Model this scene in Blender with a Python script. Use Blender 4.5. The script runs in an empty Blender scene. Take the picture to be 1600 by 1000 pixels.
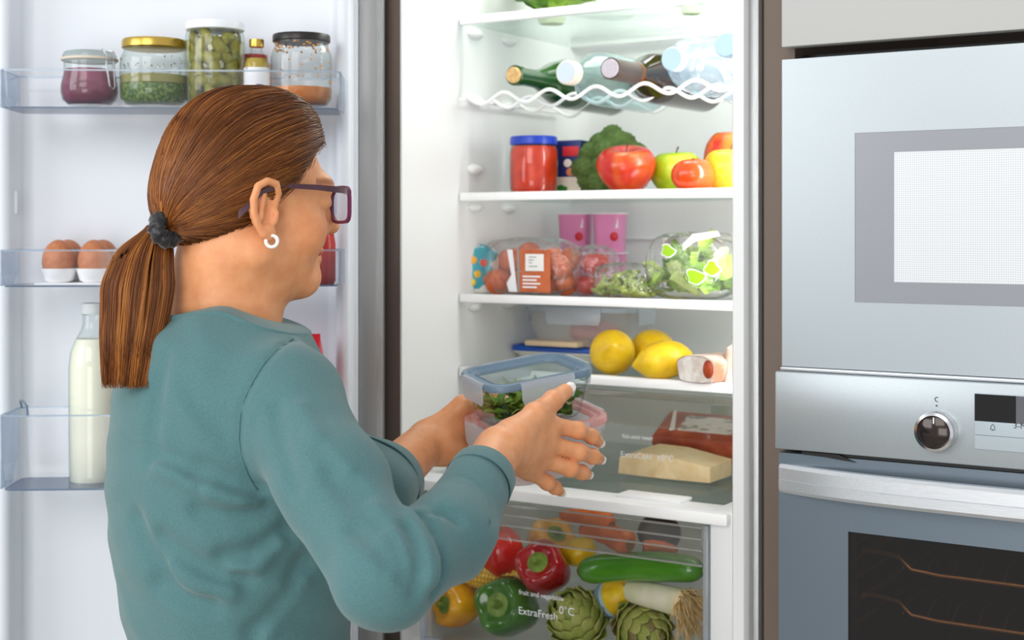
import bpy, bmesh, math, random
import numpy as np
from mathutils import Vector, Matrix

random.seed(7)
rng = np.random.default_rng(7)
PI = math.pi
scene = bpy.context.scene
COL = scene.collection

# ------------------------------------------------------------------ camera
YAW = math.radians(32.5)
SN, CS = math.sin(YAW), math.cos(YAW)
CAM = Vector((1.149, -1.527, 1.45))
FPX = 2200.0
HORIZON = 365.0
cam_data = bpy.data.cameras.new('camera')
cam = bpy.data.objects.new('camera', cam_data)
COL.objects.link(cam)
cam.location = CAM
cam.rotation_euler = (PI / 2, 0, YAW)
cam_data.sensor_width = 36
cam_data.lens = FPX / 1600 * 36
cam_data.shift_y = -(500 - HORIZON) / 1600
cam_data.clip_start = 0.05
cam_data.dof.use_dof = True
cam_data.dof.focus_distance = 1.46
cam_data.dof.aperture_fstop = 6.3
scene.camera = cam

# ------------------------------------------------------------------ world, lights, exposure
world = bpy.data.worlds.new('world')
scene.world = world
world.use_nodes = True
wbg = world.node_tree.nodes['Background']
wbg.inputs[0].default_value = (0.96, 0.98, 1.0, 1)
wbg.inputs[1].default_value = 0.72

def area(name, loc, target, sx, sy, power, color=(1, 1, 1)):
    l = bpy.data.lights.new(name, 'AREA')
    l.shape = 'RECTANGLE'; l.size = sx; l.size_y = sy; l.energy = power; l.color = color
    o = bpy.data.objects.new(name, l); COL.objects.link(o)
    o.location = loc
    o.rotation_euler = (Vector(target) - Vector(loc)).to_track_quat('-Z', 'Y').to_euler()
    return o
area('window_light', (-1.3, -3.0, 2.1), (0.1, 0.0, 1.3), 1.6, 1.4, 36, (0.97, 0.99, 1.0))
area('front_fill_light', (0.75, -2.7, 2.35), (0.2, 0.2, 1.05), 1.3, 1.1, 21, (1.0, 0.97, 0.93))  # added fill that reaches into the open refrigerator, not a known room lamp
area('low_fill_light', (1.15, -2.7, 1.0), (0.25, 0.2, 1.02), 1.1, 0.9, 15, (1.0, 0.98, 0.95))  # added low fill to brighten the drawers, no window known there
area('refrigerator_lamp_top', (0.24, 0.24, 1.94), (0.24, 0.24, 1.0), 0.34, 0.26, 2.1, (1.0, 0.98, 0.95))
area('refrigerator_lamp_side', (0.474, 0.115, 1.40), (0.10, 0.42, 1.36), 0.03, 0.9, 2.7, (1.0, 0.98, 0.95))

vs = scene.view_settings
vs.view_transform = 'Standard'
vs.look = 'None'
vs.gamma = 1
vs.use_curve_mapping = False
vs.exposure = 0.0
scene.cycles.transparent_max_bounces = 32
scene.cycles.max_bounces = 14

# ------------------------------------------------------------------ coordinates
def W(px, py, D):
    """world point seen in the photograph at (px, py), D metres in front of the camera"""
    r = (px - 800) / FPX * D
    h = (HORIZON - py) / FPX * D
    return Vector((CAM.x + r * CS - D * SN, CAM.y + r * SN + D * CS, CAM.z + h))
def K(px, py, D):
    """the same point in the camera-levelled frame (right, away, up)"""
    return np.array([(px - 800) / FPX * D, D, (HORIZON - py) / FPX * D])
def xat(px, y):
    t = (px - 800) / FPX
    dy = y - CAM.y
    dx = dy * (t * CS - SN) / (CS + t * SN)
    return CAM.x + dx
def dat(x, y):
    return -SN * (x - CAM.x) + CS * (y - CAM.y)
def F(px, y):
    """x on the plane y seen at pixel column px, and metres per pixel there"""
    x = xat(px, y)
    return x, dat(x, y) / FPX
def zat(px, py, y):
    x, k = F(px, y)
    return CAM.z + (HORIZON - py) * k

# ------------------------------------------------------------------ materials
MATS = {}
def lin(c):
    return tuple((v / 255 / 12.92) if v / 255 <= 0.04045 else ((v / 255 + 0.055) / 1.055) ** 2.4 for v in c)
def pm(name, rgb, rough=0.5, metal=0.0, spec=0.5, rgb2=None, nscale=20, nstretch=(1, 1, 1), namt=(0.4, 0.6),
       bump=0.0, bscale=100, bstretch=(1, 1, 1), trans=0, coat=0, sss=0, sheen=0, attr=None, ior=1.45, aniso=0):
    if name in MATS: return MATS[name]
    m = bpy.data.materials.new(name); m.use_nodes = True
    nt = m.node_tree; b = nt.nodes['Principled BSDF']
    c = lin(rgb) + (1,)
    b.inputs['Base Color'].default_value = c
    b.inputs['Roughness'].default_value = rough
    b.inputs['Metallic'].default_value = metal
    b.inputs['Specular IOR Level'].default_value = spec
    b.inputs['IOR'].default_value = ior
    b.inputs['Transmission Weight'].default_value = trans
    b.inputs['Coat Weight'].default_value = coat
    b.inputs['Coat Roughness'].default_value = 0.12
    b.inputs['Anisotropic'].default_value = aniso
    if sss:
        b.inputs['Subsurface Weight'].default_value = sss
        b.inputs['Subsurface Radius'].default_value = (0.010, 0.004, 0.002)
        b.inputs['Subsurface Scale'].default_value = 0.6
    if sheen:
        b.inputs['Sheen Weight'].default_value = sheen
        b.inputs['Sheen Roughness'].default_value = 0.5
    tc = nt.nodes.new('ShaderNodeTexCoord')
    colout = None
    if attr:
        at = nt.nodes.new('ShaderNodeAttribute'); at.attribute_name = attr
        colout = at.outputs['Color']
    if rgb2 is not None:
        mp = nt.nodes.new('ShaderNodeMapping'); mp.inputs['Scale'].default_value = nstretch
        nz = nt.nodes.new('ShaderNodeTexNoise'); nz.inputs['Scale'].default_value = nscale; nz.inputs['Detail'].default_value = 4
        cr = nt.nodes.new('ShaderNodeValToRGB')
        cr.color_ramp.elements[0].position = namt[0]; cr.color_ramp.elements[1].position = namt[1]
        cr.color_ramp.elements[0].color = c; cr.color_ramp.elements[1].color = lin(rgb2) + (1,)
        nt.links.new(tc.outputs['Object'], mp.inputs[0]); nt.links.new(mp.outputs[0], nz.inputs['Vector'])
        nt.links.new(nz.outputs['Fac'], cr.inputs[0])
        if colout is not None:
            mx = nt.nodes.new('ShaderNodeMix'); mx.data_type = 'RGBA'; mx.blend_type = 'MULTIPLY'; mx.inputs[0].default_value = 1
            nt.links.new(colout, mx.inputs[6]); nt.links.new(cr.outputs[0], mx.inputs[7]); colout = mx.outputs[2]
        else:
            colout = cr.outputs[0]
    if colout is not None: nt.links.new(colout, b.inputs['Base Color'])
    if bump:
        mp = nt.nodes.new('ShaderNodeMapping'); mp.inputs['Scale'].default_value = bstretch
        nz = nt.nodes.new('ShaderNodeTexNoise'); nz.inputs['Scale'].default_value = bscale; nz.inputs['Detail'].default_value = 3
        bp = nt.nodes.new('ShaderNodeBump'); bp.inputs['Strength'].default_value = bump; bp.inputs['Distance'].default_value = 0.002
        nt.links.new(tc.outputs['Object'], mp.inputs[0]); nt.links.new(mp.outputs[0], nz.inputs['Vector'])
        nt.links.new(nz.outputs['Fac'], bp.inputs['Height']); nt.links.new(bp.outputs[0], b.inputs['Normal'])
    MATS[name] = m
    return m

def clear(name, tint, rough=0.03, milky=0.0, milk=(255, 255, 255), refl=1.0, edge=None, bump=0.0, bscale=30):
    """thin clear plastic or glass: straight-through light plus a Fresnel reflection, optionally milky"""
    if name in MATS: return MATS[name]
    m = bpy.data.materials.new(name); m.use_nodes = True
    nt = m.node_tree; nt.nodes.remove(nt.nodes['Principled BSDF'])
    out = nt.nodes['Material Output']
    tr = nt.nodes.new('ShaderNodeBsdfTransparent'); tr.inputs[0].default_value = lin(tint) + (1,)
    gl = nt.nodes.new('ShaderNodeBsdfGlossy'); gl.inputs['Roughness'].default_value = rough
    base = tr.outputs[0]
    lw = nt.nodes.new('ShaderNodeLayerWeight'); lw.inputs['Blend'].default_value = 0.35
    if edge is not None:                         # seen edge-on a clear wall is longer and so deeper in colour
        mx = nt.nodes.new('ShaderNodeMix'); mx.data_type = 'RGBA'
        pw = nt.nodes.new('ShaderNodeMath'); pw.operation = 'POWER'; pw.inputs[1].default_value = 2.0
        nt.links.new(lw.outputs['Facing'], pw.inputs[0])
        mx.inputs[6].default_value = lin(tint) + (1,); mx.inputs[7].default_value = lin(edge) + (1,)
        nt.links.new(pw.outputs[0], mx.inputs[0]); nt.links.new(mx.outputs[2], tr.inputs[0])
    if milky:
        df = nt.nodes.new('ShaderNodeBsdfDiffuse'); df.inputs[0].default_value = lin(milk) + (1,)
        tl = nt.nodes.new('ShaderNodeBsdfTranslucent'); tl.inputs[0].default_value = lin(milk) + (1,)
        a = nt.nodes.new('ShaderNodeMixShader'); a.inputs[0].default_value = 0.35
        nt.links.new(df.outputs[0], a.inputs[1]); nt.links.new(tl.outputs[0], a.inputs[2])
        s = nt.nodes.new('ShaderNodeMixShader'); s.inputs[0].default_value = milky
        nt.links.new(base, s.inputs[1]); nt.links.new(a.outputs[0], s.inputs[2]); base = s.outputs[0]
    fr = nt.nodes.new('ShaderNodeFresnel'); fr.inputs['IOR'].default_value = 1.45
    mu = nt.nodes.new('ShaderNodeMath'); mu.operation = 'MULTIPLY'; mu.inputs[1].default_value = refl; mu.use_clamp = True
    ge = nt.nodes.new('ShaderNodeNewGeometry')               # the far side of a thin wall reflects like the near side
    ii = nt.nodes.new('ShaderNodeMapRange'); ii.inputs['To Min'].default_value = 1.45; ii.inputs['To Max'].default_value = 1 / 1.45
    nt.links.new(ge.outputs['Backfacing'], ii.inputs['Value']); nt.links.new(ii.outputs[0], fr.inputs['IOR'])
    nt.links.new(fr.outputs[0], mu.inputs[0])
    s = nt.nodes.new('ShaderNodeMixShader')
    nt.links.new(mu.outputs[0], s.inputs[0]); nt.links.new(base, s.inputs[1]); nt.links.new(gl.outputs[0], s.inputs[2])
    nt.links.new(s.outputs[0], out.inputs['Surface'])
    if bump:
        tc = nt.nodes.new('ShaderNodeTexCoord')
        nz = nt.nodes.new('ShaderNodeTexNoise'); nz.inputs['Scale'].default_value = bscale; nz.inputs['Detail'].default_value = 4
        bp = nt.nodes.new('ShaderNodeBump'); bp.inputs['Strength'].default_value = bump; bp.inputs['Distance'].default_value = 0.01
        nt.links.new(tc.outputs['Object'], nz.inputs['Vector']); nt.links.new(nz.outputs['Fac'], bp.inputs['Height'])
        nt.links.new(bp.outputs[0], gl.inputs['Normal'])
    MATS[name] = m
    return m

# ------------------------------------------------------------------ mesh building
def rotm(rx=0, ry=0, rz=0):
    return np.array((Matrix.Rotation(rz, 3, 'Z') @ Matrix.Rotation(ry, 3, 'Y') @ Matrix.Rotation(rx, 3, 'X')))
def align(d, up=(0, 0, 1)):
    """3x3 matrix whose z column is d"""
    z = np.array(d, float); z /= np.linalg.norm(z)
    u = np.array(up, float)
    if abs(np.dot(u, z)) > 0.98: u = np.array((0, 1, 0.0))
    x = np.cross(u, z); x /= np.linalg.norm(x)
    y = np.cross(z, x)
    return np.stack([x, y, z], 1)

class MB:
    def __init__(s):
        s.v = []; s.f = []; s.m = []; s.n = 0
    def add(s, V, Fc, R=None, t=None, sc=None, m=0):
        V = np.asarray(V, float)
        if sc is not None: V = V * np.asarray(sc)
        if R is not None: V = V @ np.asarray(R).T
        if t is not None: V = V + np.asarray(t, float)
        s.v.append(V)
        for f in Fc: s.f.append([i + s.n for i in f])
        s.m += [m] * len(Fc); s.n += len(V)
        return s
    def loops(s, L, cap0=True, cap1=True, close=True, **kw):
        L = [np.asarray(l, float) for l in L]; n = len(L[0]); V = np.concatenate(L); Fc = []
        for i in range(len(L) - 1):
            for j in range(n if close else n - 1):
                k = (j + 1) % n
                Fc.append((i * n + j, i * n + k, (i + 1) * n + k, (i + 1) * n + j))
        if cap0: Fc.append(tuple(range(n))[::-1])
        if cap1: Fc.append(tuple((len(L) - 1) * n + j for j in range(n)))
        return s.add(V, Fc, **kw)
    def lathe(s, prof, n=28, **kw):
        a = np.arange(n) * 2 * PI / n
        L = [np.stack([max(r, 1e-5) * np.cos(a), max(r, 1e-5) * np.sin(a), np.full(n, z)], 1) for r, z in prof]
        return s.loops(L, prof[0][0] > 0, prof[-1][0] > 0, **kw)
    def rloft(s, secs, n=5, **kw):
        """rounded-rectangle sections (z, w, d, r[, cx, cy]) lofted upwards"""
        L = []
        for q in secs:
            z, w, d, r = q[:4]; cx, cy = (q[4], q[5]) if len(q) > 4 else (0, 0)
            r = min(r, w / 2 - 1e-5, d / 2 - 1e-5); pts = []
            for (ax, ay, a0) in ((1, 1, 0), (-1, 1, 90), (-1, -1, 180), (1, -1, 270)):
                for i in range(n + 1):
                    a = math.radians(a0 + 90 * i / n)
                    pts.append((cx + ax * (w / 2 - r) + r * math.cos(a), cy + ay * (d / 2 - r) + r * math.sin(a), z))
            L.append(pts)
        return s.loops(L, **kw)
    def box(s, x0, x1, y0, y1, z0, z1, b=0.0, **kw):
        if b <= 0:
            V = [(x, y, z) for z in (z0, z1) for y in (y0, y1) for x in (x0, x1)]
            return s.add(V, [(0, 2, 3, 1), (4, 5, 7, 6), (0, 1, 5, 4), (2, 6, 7, 3), (0, 4, 6, 2), (1, 3, 7, 5)], **kw)
        bm = bmesh.new(); bmesh.ops.create_cube(bm, size=1)
        for v in bm.verts: v.co = Vector(((x0 + x1) / 2 + v.co.x * (x1 - x0), (y0 + y1) / 2 + v.co.y * (y1 - y0), (z0 + z1) / 2 + v.co.z * (z1 - z0)))
        bmesh.ops.bevel(bm, geom=bm.edges[:], offset=b, segments=2, affect='EDGES', profile=0.5)
        bm.verts.index_update()
        V = [tuple(v.co) for v in bm.verts]; Fc = [tuple(v.index for v in f.verts) for f in bm.faces]; bm.free()
        return s.add(V, Fc, **kw)
    def tube(s, path, r, n=8, cap=True, closed=False, **kw):
        P = np.asarray(path, float); m = len(P)
        R = np.full(m, r, float) if np.isscalar(r) else np.asarray(r, float)
        T = np.gradient(P, axis=0) if not closed else np.roll(P, -1, 0) - np.roll(P, 1, 0)
        T /= np.linalg.norm(T, axis=1)[:, None] + 1e-12
        u = np.array((0, 0, 1.0))
        if abs(T[0] @ u) > 0.9: u = np.array((1.0, 0, 0))
        L = []; a = np.arange(n) * 2 * PI / n
        for i in range(m):
            x = u - T[i] * (u @ T[i]); x /= np.linalg.norm(x) + 1e-12; u = x
            y = np.cross(T[i], x)
            L.append(P[i] + R[i] * (np.cos(a)[:, None] * x + np.sin(a)[:, None] * y))
        if closed: L.append(L[0]); cap = False
        return s.loops(L, cap, cap, **kw)
    def surf(s, fn, nt=20, nph=28, **kw):
        """closed surface of revolution-like blob: fn(theta, phi) -> xyz arrays"""
        th = np.linspace(0.0001, PI - 0.0001, nt)[:, None]; ph = (np.arange(nph) * 2 * PI / nph)[None, :]
        X = np.stack(np.broadcast_arrays(*fn(th, ph)), -1)
        return s.loops([X[i] for i in range(nt)][::-1], False, False, **kw)
    def ball(s, c, r, nt=12, nph=16, R=None, m=0):
        r = np.broadcast_to(np.asarray(r, float), (3,))
        return s.surf(lambda t, p: (r[0] * np.sin(t) * np.cos(p), r[1] * np.sin(t) * np.sin(p), r[2] * np.cos(t) + 0 * p), nt, nph, R=R, t=c, m=m)
    def build(s, name, mats, parent=None, loc=None, rot=None, sharp=40, smooth=True):
        me = bpy.data.meshes.new(name)
        V = np.concatenate(s.v)
        me.from_pydata(V.tolist(), [], s.f)
        if not isinstance(mats, (list, tuple)): mats = [mats]
        for q in mats: me.materials.append(q)
        if len(mats) > 1: me.polygons.foreach_set('material_index', s.m)
        me.update()
        if smooth:
            me.shade_smooth()
            if sharp: me.set_sharp_from_angle(angle=math.radians(sharp))
        o = bpy.data.objects.new(name, me); COL.objects.link(o)
        if parent is not None: o.parent = parent
        if loc is not None: o.location = loc
        if rot is not None: o.rotation_euler = rot
        return o

def tag(o, label=None, cat=None, group=None, kind=None):
    if label: o['label'] = label
    if cat: o['category'] = cat
    if group: o['group'] = group
    if kind: o['kind'] = kind
    return o
def thing(name, label, cat, loc=(0, 0, 0), rot=(0, 0, 0), group=None):
    o = bpy.data.objects.new(name, None); COL.objects.link(o)
    o.empty_display_size = 0.05
    o.location = loc; o.rotation_euler = rot
    return tag(o, label, cat, group)
def dup(root, loc, rot=None, label=None, scale=None):
    def cp(o, p):
        c = o.copy(); COL.objects.link(c)
        if p is not None: c.parent = p
        for ch in [q for q in COL.objects if q.parent == o]: cp(ch, c)
        return c
    r = cp(root, None); r.location = loc
    if rot is not None: r.rotation_euler = rot
    if scale is not None: r.scale = (scale,) * 3
    if label: r['label'] = label
    return r
def lettering(text, width, mat, R, loc, parent, label=None, name='lettering'):
    cu = bpy.data.curves.new('text', 'FONT'); cu.body = text; cu.size = 1; cu.resolution_u = 3
    to = bpy.data.objects.new('text', cu); COL.objects.link(to)
    bpy.context.view_layer.update()
    me = bpy.data.meshes.new_from_object(to.evaluated_get(bpy.context.evaluated_depsgraph_get()))
    bpy.data.objects.remove(to)
    V = np.empty(len(me.vertices) * 3); me.vertices.foreach_get('co', V); V = V.reshape(-1, 3)
    k = width / (V[:, 0].max() - V[:, 0].min()); V[:, 0] -= V[:, 0].min()
    V = V * k @ np.asarray(R).T + np.asarray(loc)
    me.vertices.foreach_set('co', V.ravel()); me.update()
    me.materials.clear(); me.materials.append(mat)
    o = bpy.data.objects.new(name, me); COL.objects.link(o); o.parent = parent
    if label: o['label'] = label
    return o

TXT = np.array([[1, 0, 0], [0, 0, -1], [0, 1, 0]], float)
WHITE = pm('white_liner', (233, 235, 235), 0.38, spec=0.4)
WHITE_DOOR = pm('white_door_liner', (224, 230, 238), 0.34, spec=0.4)
WHITE_TRIM = pm('white_trim', (250, 251, 251), 0.3)
STEEL = pm('brushed_steel', (178, 180, 180), 0.42, 0.75, rgb2=(166, 168, 169), nscale=40, nstretch=(30, 30, 1), bump=0.04, bscale=60, bstretch=(30, 30, 1))
OVEN_STEEL = pm('blue_grey_steel_finish', (162, 170, 174), 0.36, 0.5, rgb2=(172, 180, 184), nscale=900, namt=(0.3, 0.7), spec=0.6)
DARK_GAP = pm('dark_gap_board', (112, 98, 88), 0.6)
GASKET = pm('grey_gasket', (150, 146, 140), 0.6)
BLACK = pm('black_plastic', (18, 18, 20), 0.4)
CHROME = pm('chrome', (215, 215, 218), 0.18, 1.0)
SHELF_GLASS = clear('shelf_glass', (251, 253, 252), 0.03, edge=(232, 243, 239), refl=.7)
BIN_CLEAR = clear('bin_clear', (254, 254, 255), 0.08, milky=0.03, milk=(250, 252, 254), edge=(244, 248, 252), refl=.8)
BIN_EDGE = clear('bin_edge', (160, 180, 204), 0.1, milky=0.35, milk=(165, 185, 208))
DRAWER_CLEAR = clear('drawer_clear', (250, 250, 249), 0.05, refl=.45, edge=(240, 242, 242))
DRAWER_BAND = clear('drawer_band', (240, 238, 234), 0.06, milky=0.07, milk=(215, 214, 210))
PRINT = pm('white_print', (240, 242, 245), 0.6)

# ------------------------------------------------------------------ the setting
def struct(name, mb, mat):
    o = mb.build(name, mat); tag(o, kind='structure'); return o
struct('floor', MB().box(-2.2, 3.0, -3.2, 0.70, -0.05, 0.0), pm('floor_vinyl', (176, 170, 160), 0.5, rgb2=(160, 152, 140), nscale=6))
struct('wall_back', MB().box(-2.2, 3.0, 0.64, 0.70, 0.0, 2.6), pm('painted_wall', (226, 226, 222), 0.8))
struct('wall_left', MB().box(-2.2, -2.14, -1.2, 0.64, 0.0, 2.6), pm('painted_wall', (226, 226, 222), 0.8))

# ------------------------------------------------------------------ refrigerator
ZB, ZT = 0.885, 1.98           # inside of the cold compartment
XL, XR, YB = 0.0, 0.48, 0.46
fr = thing('refrigerator', 'tall white and steel refrigerator standing open with food on every shelf', 'refrigerator', (0, 0, 0))
def toY(V):   # loft axis -> world +y, opening at low y
    return V
# steel outer cabinet
mb = MB()
mb.box(-0.03, -0.004, 0.0, 0.56, 0.03, 2.03, 0.004)
mb.box(0.5, 0.514, 0.003, 0.56, 0.03, 2.03, 0.006)
mb.box(-0.004, 0.5, 0.04, 0.56, 1.995, 2.03, 0.004)
mb.box(-0.004, 0.5, 0.49, 0.56, 0.03, 1.995)
mb.build('cabinet', STEEL, fr)
MB().box(-0.0302, -0.0035, -0.0012, 0.0, 0.05, 2.02, 0.0005).build('lip_shade_strip', pm('lip_shade_brown', (104, 90, 82), 0.6), fr)  # shade of the open door on the steel lip, put in as brown colour
# white liner: one inside-out rounded box
mb = MB()
def ry(secs):                 # sections along y: (y, x0, x1, z0, z1, radius)
    L = []
    for y, x0, x1, z0, z1, r in secs:
        t = MB(); t.rloft([(0, x1 - x0, z1 - z0, r)], cap0=False, cap1=False)
        p = t.v[0]; L.append(np.stack([p[:, 0] + (x0 + x1) / 2, np.full(len(p), y), p[:, 1] + (z0 + z1) / 2], 1))
    return L
mb.loops(ry([(0.47, -0.003, 0.499, ZB - 0.02, ZT + 0.012, 0.004), (0.0, -0.003, 0.499, ZB - 0.02, ZT + 0.012, 0.004),
             (-0.003, -0.001, 0.497, ZB - 0.018, ZT + 0.01, 0.004), (-0.003, 0.002, 0.484, ZB - 0.002, ZT, 0.012),
             (0.004, XL, XR, ZB, ZT - 0.002, 0.014), (YB - 0.02, XL + 0.004, XR - 0.004, ZB + 0.002, ZT - 0.004, 0.016),
             (YB - 0.006, XL + 0.010, XR - 0.010, ZB + 0.008, ZT - 0.01, 0.02), (YB, XL + 0.024, XR - 0.024, ZB + 0.02, ZT - 0.024, 0.02)]))
mb.build('liner', WHITE, fr, sharp=50)
# back panel relief lines
for z in (1.72, 1.44): MB().box(0.05, 0.44, YB - 0.004, YB + 0.001, z, z + 0.004, 0.001).build('back_panel_rib', WHITE, fr)
# freezer below, closed
mb = MB().box(-0.03, 0.523, -0.045, 0.0, 0.09, 0.835, 0.006)
fz = mb.build('freezer_door', STEEL, fr)
MB().box(-0.02, 0.513, 0.01, 0.05, 0.0, 0.085, 0.003).build('plinth', BLACK, fr)
MB().box(-0.002, 0.498, 0.0, 0.46, 0.10, 0.86).build('freezer_body', WHITE, fr)
MB().box(-0.028, 0.521, -0.008, 0.02, 0.838, 0.862, 0.003).build('divider', WHITE, fr)
# shelves
def shelf(z, y0=0.135, y1=YB - 0.012, trim=0.010):
    s = MB().box(0.004, 0.476, y0 + 0.004, y1, z - 0.006, z, 0.001).build('shelf', SHELF_GLASS, fr)
    MB().box(0.003, 0.477, y0 - 0.004, y0 + 0.008, z - 0.0085, z + 0.0035, 0.002).build('shelf_trim', WHITE_TRIM, s)
    MB().box(0.003, 0.477, y1 - 0.006, y1 + 0.004, z - 0.007, z + 0.007, 0.002).build('shelf_rear_trim', WHITE_TRIM, s)
    return s
Z1, Z2, Z3, Z4, Z5 = 1.757, 1.505, 1.3605, 1.2565, 1.118
for z in (Z1, Z2, Z3): shelf(z)
sh4 = MB().box(0.004, 0.476, 0.136, YB - 0.012, Z4 - 0.006, Z4, 0.001).build('shelf', SHELF_GLASS, fr)
MB().box(0.003, 0.477, 0.130, 0.143, Z4 - 0.010, Z4 + 0.003, 0.002).build('shelf_trim', WHITE_TRIM, sh4)
# moulded shelf supports on both side walls
for z in (1.66, Z1, Z2 + 0.055, Z2, Z3, Z4, 1.86):
    for y in (0.172, 0.262):
        if z == Z2 + 0.055 and y > 0.2: continue
        for sx in (0, 1):
            o = MB().surf(lambda t, p: (0.011 * np.sin(t) * np.cos(p), 0.018 * np.sin(t) * np.sin(p), 0.008 * np.cos(t) + 0 * p), 8, 14,
                          t=(XL + 0.002 if sx == 0 else XR - 0.002, y, z - 0.017)).build('shelf_support', WHITE, fr)
# lower shelf over the crisper with its thick white front
sh5 = MB().box(0.004, 0.476, 0.055, YB - 0.012, Z5 - 0.006, Z5, 0.001).build('shelf', SHELF_GLASS, fr)
MB().box(0.003, 0.474, 0.002, 0.058, Z5 - 0.013, Z5 + 0.002, 0.004).build('shelf_trim', WHITE_TRIM, sh5)
MB().box(0.31, 0.40, 0.03, 0.066, Z5 + 0.001, Z5 + 0.006, 0.002).build('shelf_latch', WHITE_TRIM, sh5)
# wine rack: three wavy wires and their straight end bars
def wave(y, z): 
    x = np.linspace(0.008, 0.472, 110)
    return np.stack([x, np.full_like(x, y), z + 0.0075 * np.sin((x - 0.058) / 0.0735 * 2 * PI)], 1)
wr = MB().tube([(0.012, 0.12, 1.641), (0.012, 0.40, 1.641)], 0.0025).build('wine_rack', WHITE_TRIM, fr)
MB().tube([(0.468, 0.12, 1.641), (0.468, 0.40, 1.641)], 0.0025).build('end_wire', WHITE_TRIM, wr)
for y in (0.135, 0.205, 0.275, 0.385): MB().tube(wave(y, 1.641), 0.0026, 8).build('wavy_wire', WHITE_TRIM, wr)

# meat drawer between the two lowest shelves
mb = MB()
def drawer(x0, x1, y0, y1, z0, z1, t, lean):
    cx, cy = (x0 + x1) / 2, (y0 + y1) / 2; w, d = x1 - x0, y1 - y0
    return [(z0, w - lean, d - lean, 0.012, cx, cy), (z1 - 0.004, w, d, 0.014, cx, cy), (z1 - 0.004, w + 0.003, d + 0.003, 0.014, cx, cy), (z1, w + 0.003, d + 0.003, 0.014, cx, cy), (z1, w - 2 * t, d - 2 * t, 0.012, cx, cy)]
mb.rloft(drawer(0.03, 0.45, 0.150, 0.44, Z5 + 0.004, Z4 - 0.014, 0.0025, 0.008), cap1=False)
md = mb.build('meat_drawer', DRAWER_CLEAR, fr, sharp=50)
mb = MB(); mb.box(0.034, 0.446, 0.1465, 0.1495, 1.193, 1.236, 0.001); mb.box(0.032, 0.448, 0.142, 0.152, 1.231, 1.239, 0.002)
mb.build('drawer_handle', DRAWER_BAND, md)
tx = xat(972, 0.148)
lettering('fish and meat', 0.046, PRINT, TXT, (tx, 0.1485, 1.1755), md)
lettering('ExtraCold  ±0°C', 0.078, PRINT, TXT, (tx - 0.002, 0.1485, 1.150), md)

# crisper drawer
mb = MB()
mb.rloft(drawer(0.020, 0.440, 0.022, 0.44, 0.897, 1.101, 0.003, 0.010), cap1=False)
cr = mb.build('crisper_drawer', DRAWER_CLEAR, fr, sharp=50)
mb = MB(); mb.box(0.024, 0.436, 0.0165, 0.0215, 1.052, 1.098, 0.0015)
mb.build('drawer_handle', DRAWER_BAND, cr)
mb = MB()
for z in (1.0975, 1.0835, 1.070, 1.052): mb.box(0.024, 0.436, 0.0145, 0.0185, z - 0.0011, z + 0.0011, 0.0005)
mb.build('handle_rib', clear('rib_clear', (246, 246, 246), 0.08, milky=.3, milk=(228, 228, 226)), cr)
mb = MB()
mb.box(0.437, 0.444, 0.014, 0.030, 0.897, 1.101, 0.002); mb.box(0.017, 0.0225, 0.016, 0.028, 0.897, 1.101, 0.002)
mb.box(0.02, 0.44, 0.016, 0.028, 0.8955, 0.903, 0.002)
mb.build('drawer_frame', clear('frame_clear', (225, 232, 240), 0.1, milky=0.35, milk=(240, 244, 250)), cr)
tx = xat(811, 0.02)
lettering('fruit and vegetable', 0.067, PRINT, TXT, (tx, 0.0195, 0.982), cr)
lettering('0°C', 0.022, PRINT, TXT, (xat(874, 0.02), 0.0195, 0.9655), cr)
lettering('ExtraFresh', 0.058, PRINT, TXT, (tx, 0.0195, 0.9565), cr)
# white rail beside the crisper
MB().box(0.446, 0.4785, 0.012, 0.44, ZB, 1.122, 0.006).build('side_rail', WHITE, fr)

# ------------------------------------------------------------------ open refrigerator door
hp = W(600, 365, 1.885); HD = np.array((hp.x, hp.y, 0.0))
RV = np.array((CS, SN, 0)); FV = np.array((-SN, CS, 0)); da = math.radians(3.0)
UD = -RV * math.cos(da) - FV * math.sin(da)        # from the hinge to the free edge
ND = -FV * math.cos(da) + RV * math.sin(da)        # out of the inner face, to the viewer
DM = np.stack([UD, -ND, np.array((0, 0, 1.0))], 1)  # local (along, into the door, up)
DZ0, DZ1 = 0.868, 2.03
door = MB().box(0.0, 0.514, 0.0, 0.055, DZ0, DZ1, 0.006, R=DM, t=HD).build('door', STEEL, fr)
MB().box(0.010, 0.034, -0.004, 0.002, DZ0 + 0.01, DZ1 - 0.01, 0.002, R=DM, t=HD).build('steel_strip', pm('warm_steel_strip', (158, 158, 158), 0.45, 0.6), door)
MB().box(0.034, 0.514, -0.006, 0.002, DZ0 + 0.004, DZ1 - 0.004, 0.003, R=DM, t=HD).build('gasket', pm('white_gasket', (225, 229, 234), 0.5), door)
mb = MB()
# liner: two raised side dikes and a recessed panel with rounded corners
def prof(z):
    pts = [(0.040, -0.004), (0.041, -0.050), (0.045, -0.056), (0.056, -0.056), (0.060, -0.050), (0.063, -0.016), (0.069, -0.009), (0.077, -0.007),
           (0.458, -0.007), (0.466, -0.009), (0.473, -0.016), (0.476, -0.052), (0.480, -0.058), (0.496, -0.058), (0.500, -0.052), (0.503, -0.004)]
    return [(u, o, z) for u, o in pts]
mb.loops([prof(DZ0 + 0.012), prof(DZ0 + 0.03), prof(1.2), prof(1.6), prof(DZ1 - 0.03), prof(DZ1 - 0.012)], True, True, close=False, R=DM, t=HD)
mb.build('door_liner', WHITE_DOOR, door, sharp=60)
mb = MB()
for u, z0, z1 in ((0.474, 1.475, 1.505), (0.064, 1.475, 1.505)):
    MB().box(u - 0.003, u + 0.003, -0.040, -0.030, z0, z1, 0.0015, R=DM, t=HD).build('bin_peg', WHITE_DOOR, door)

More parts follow.
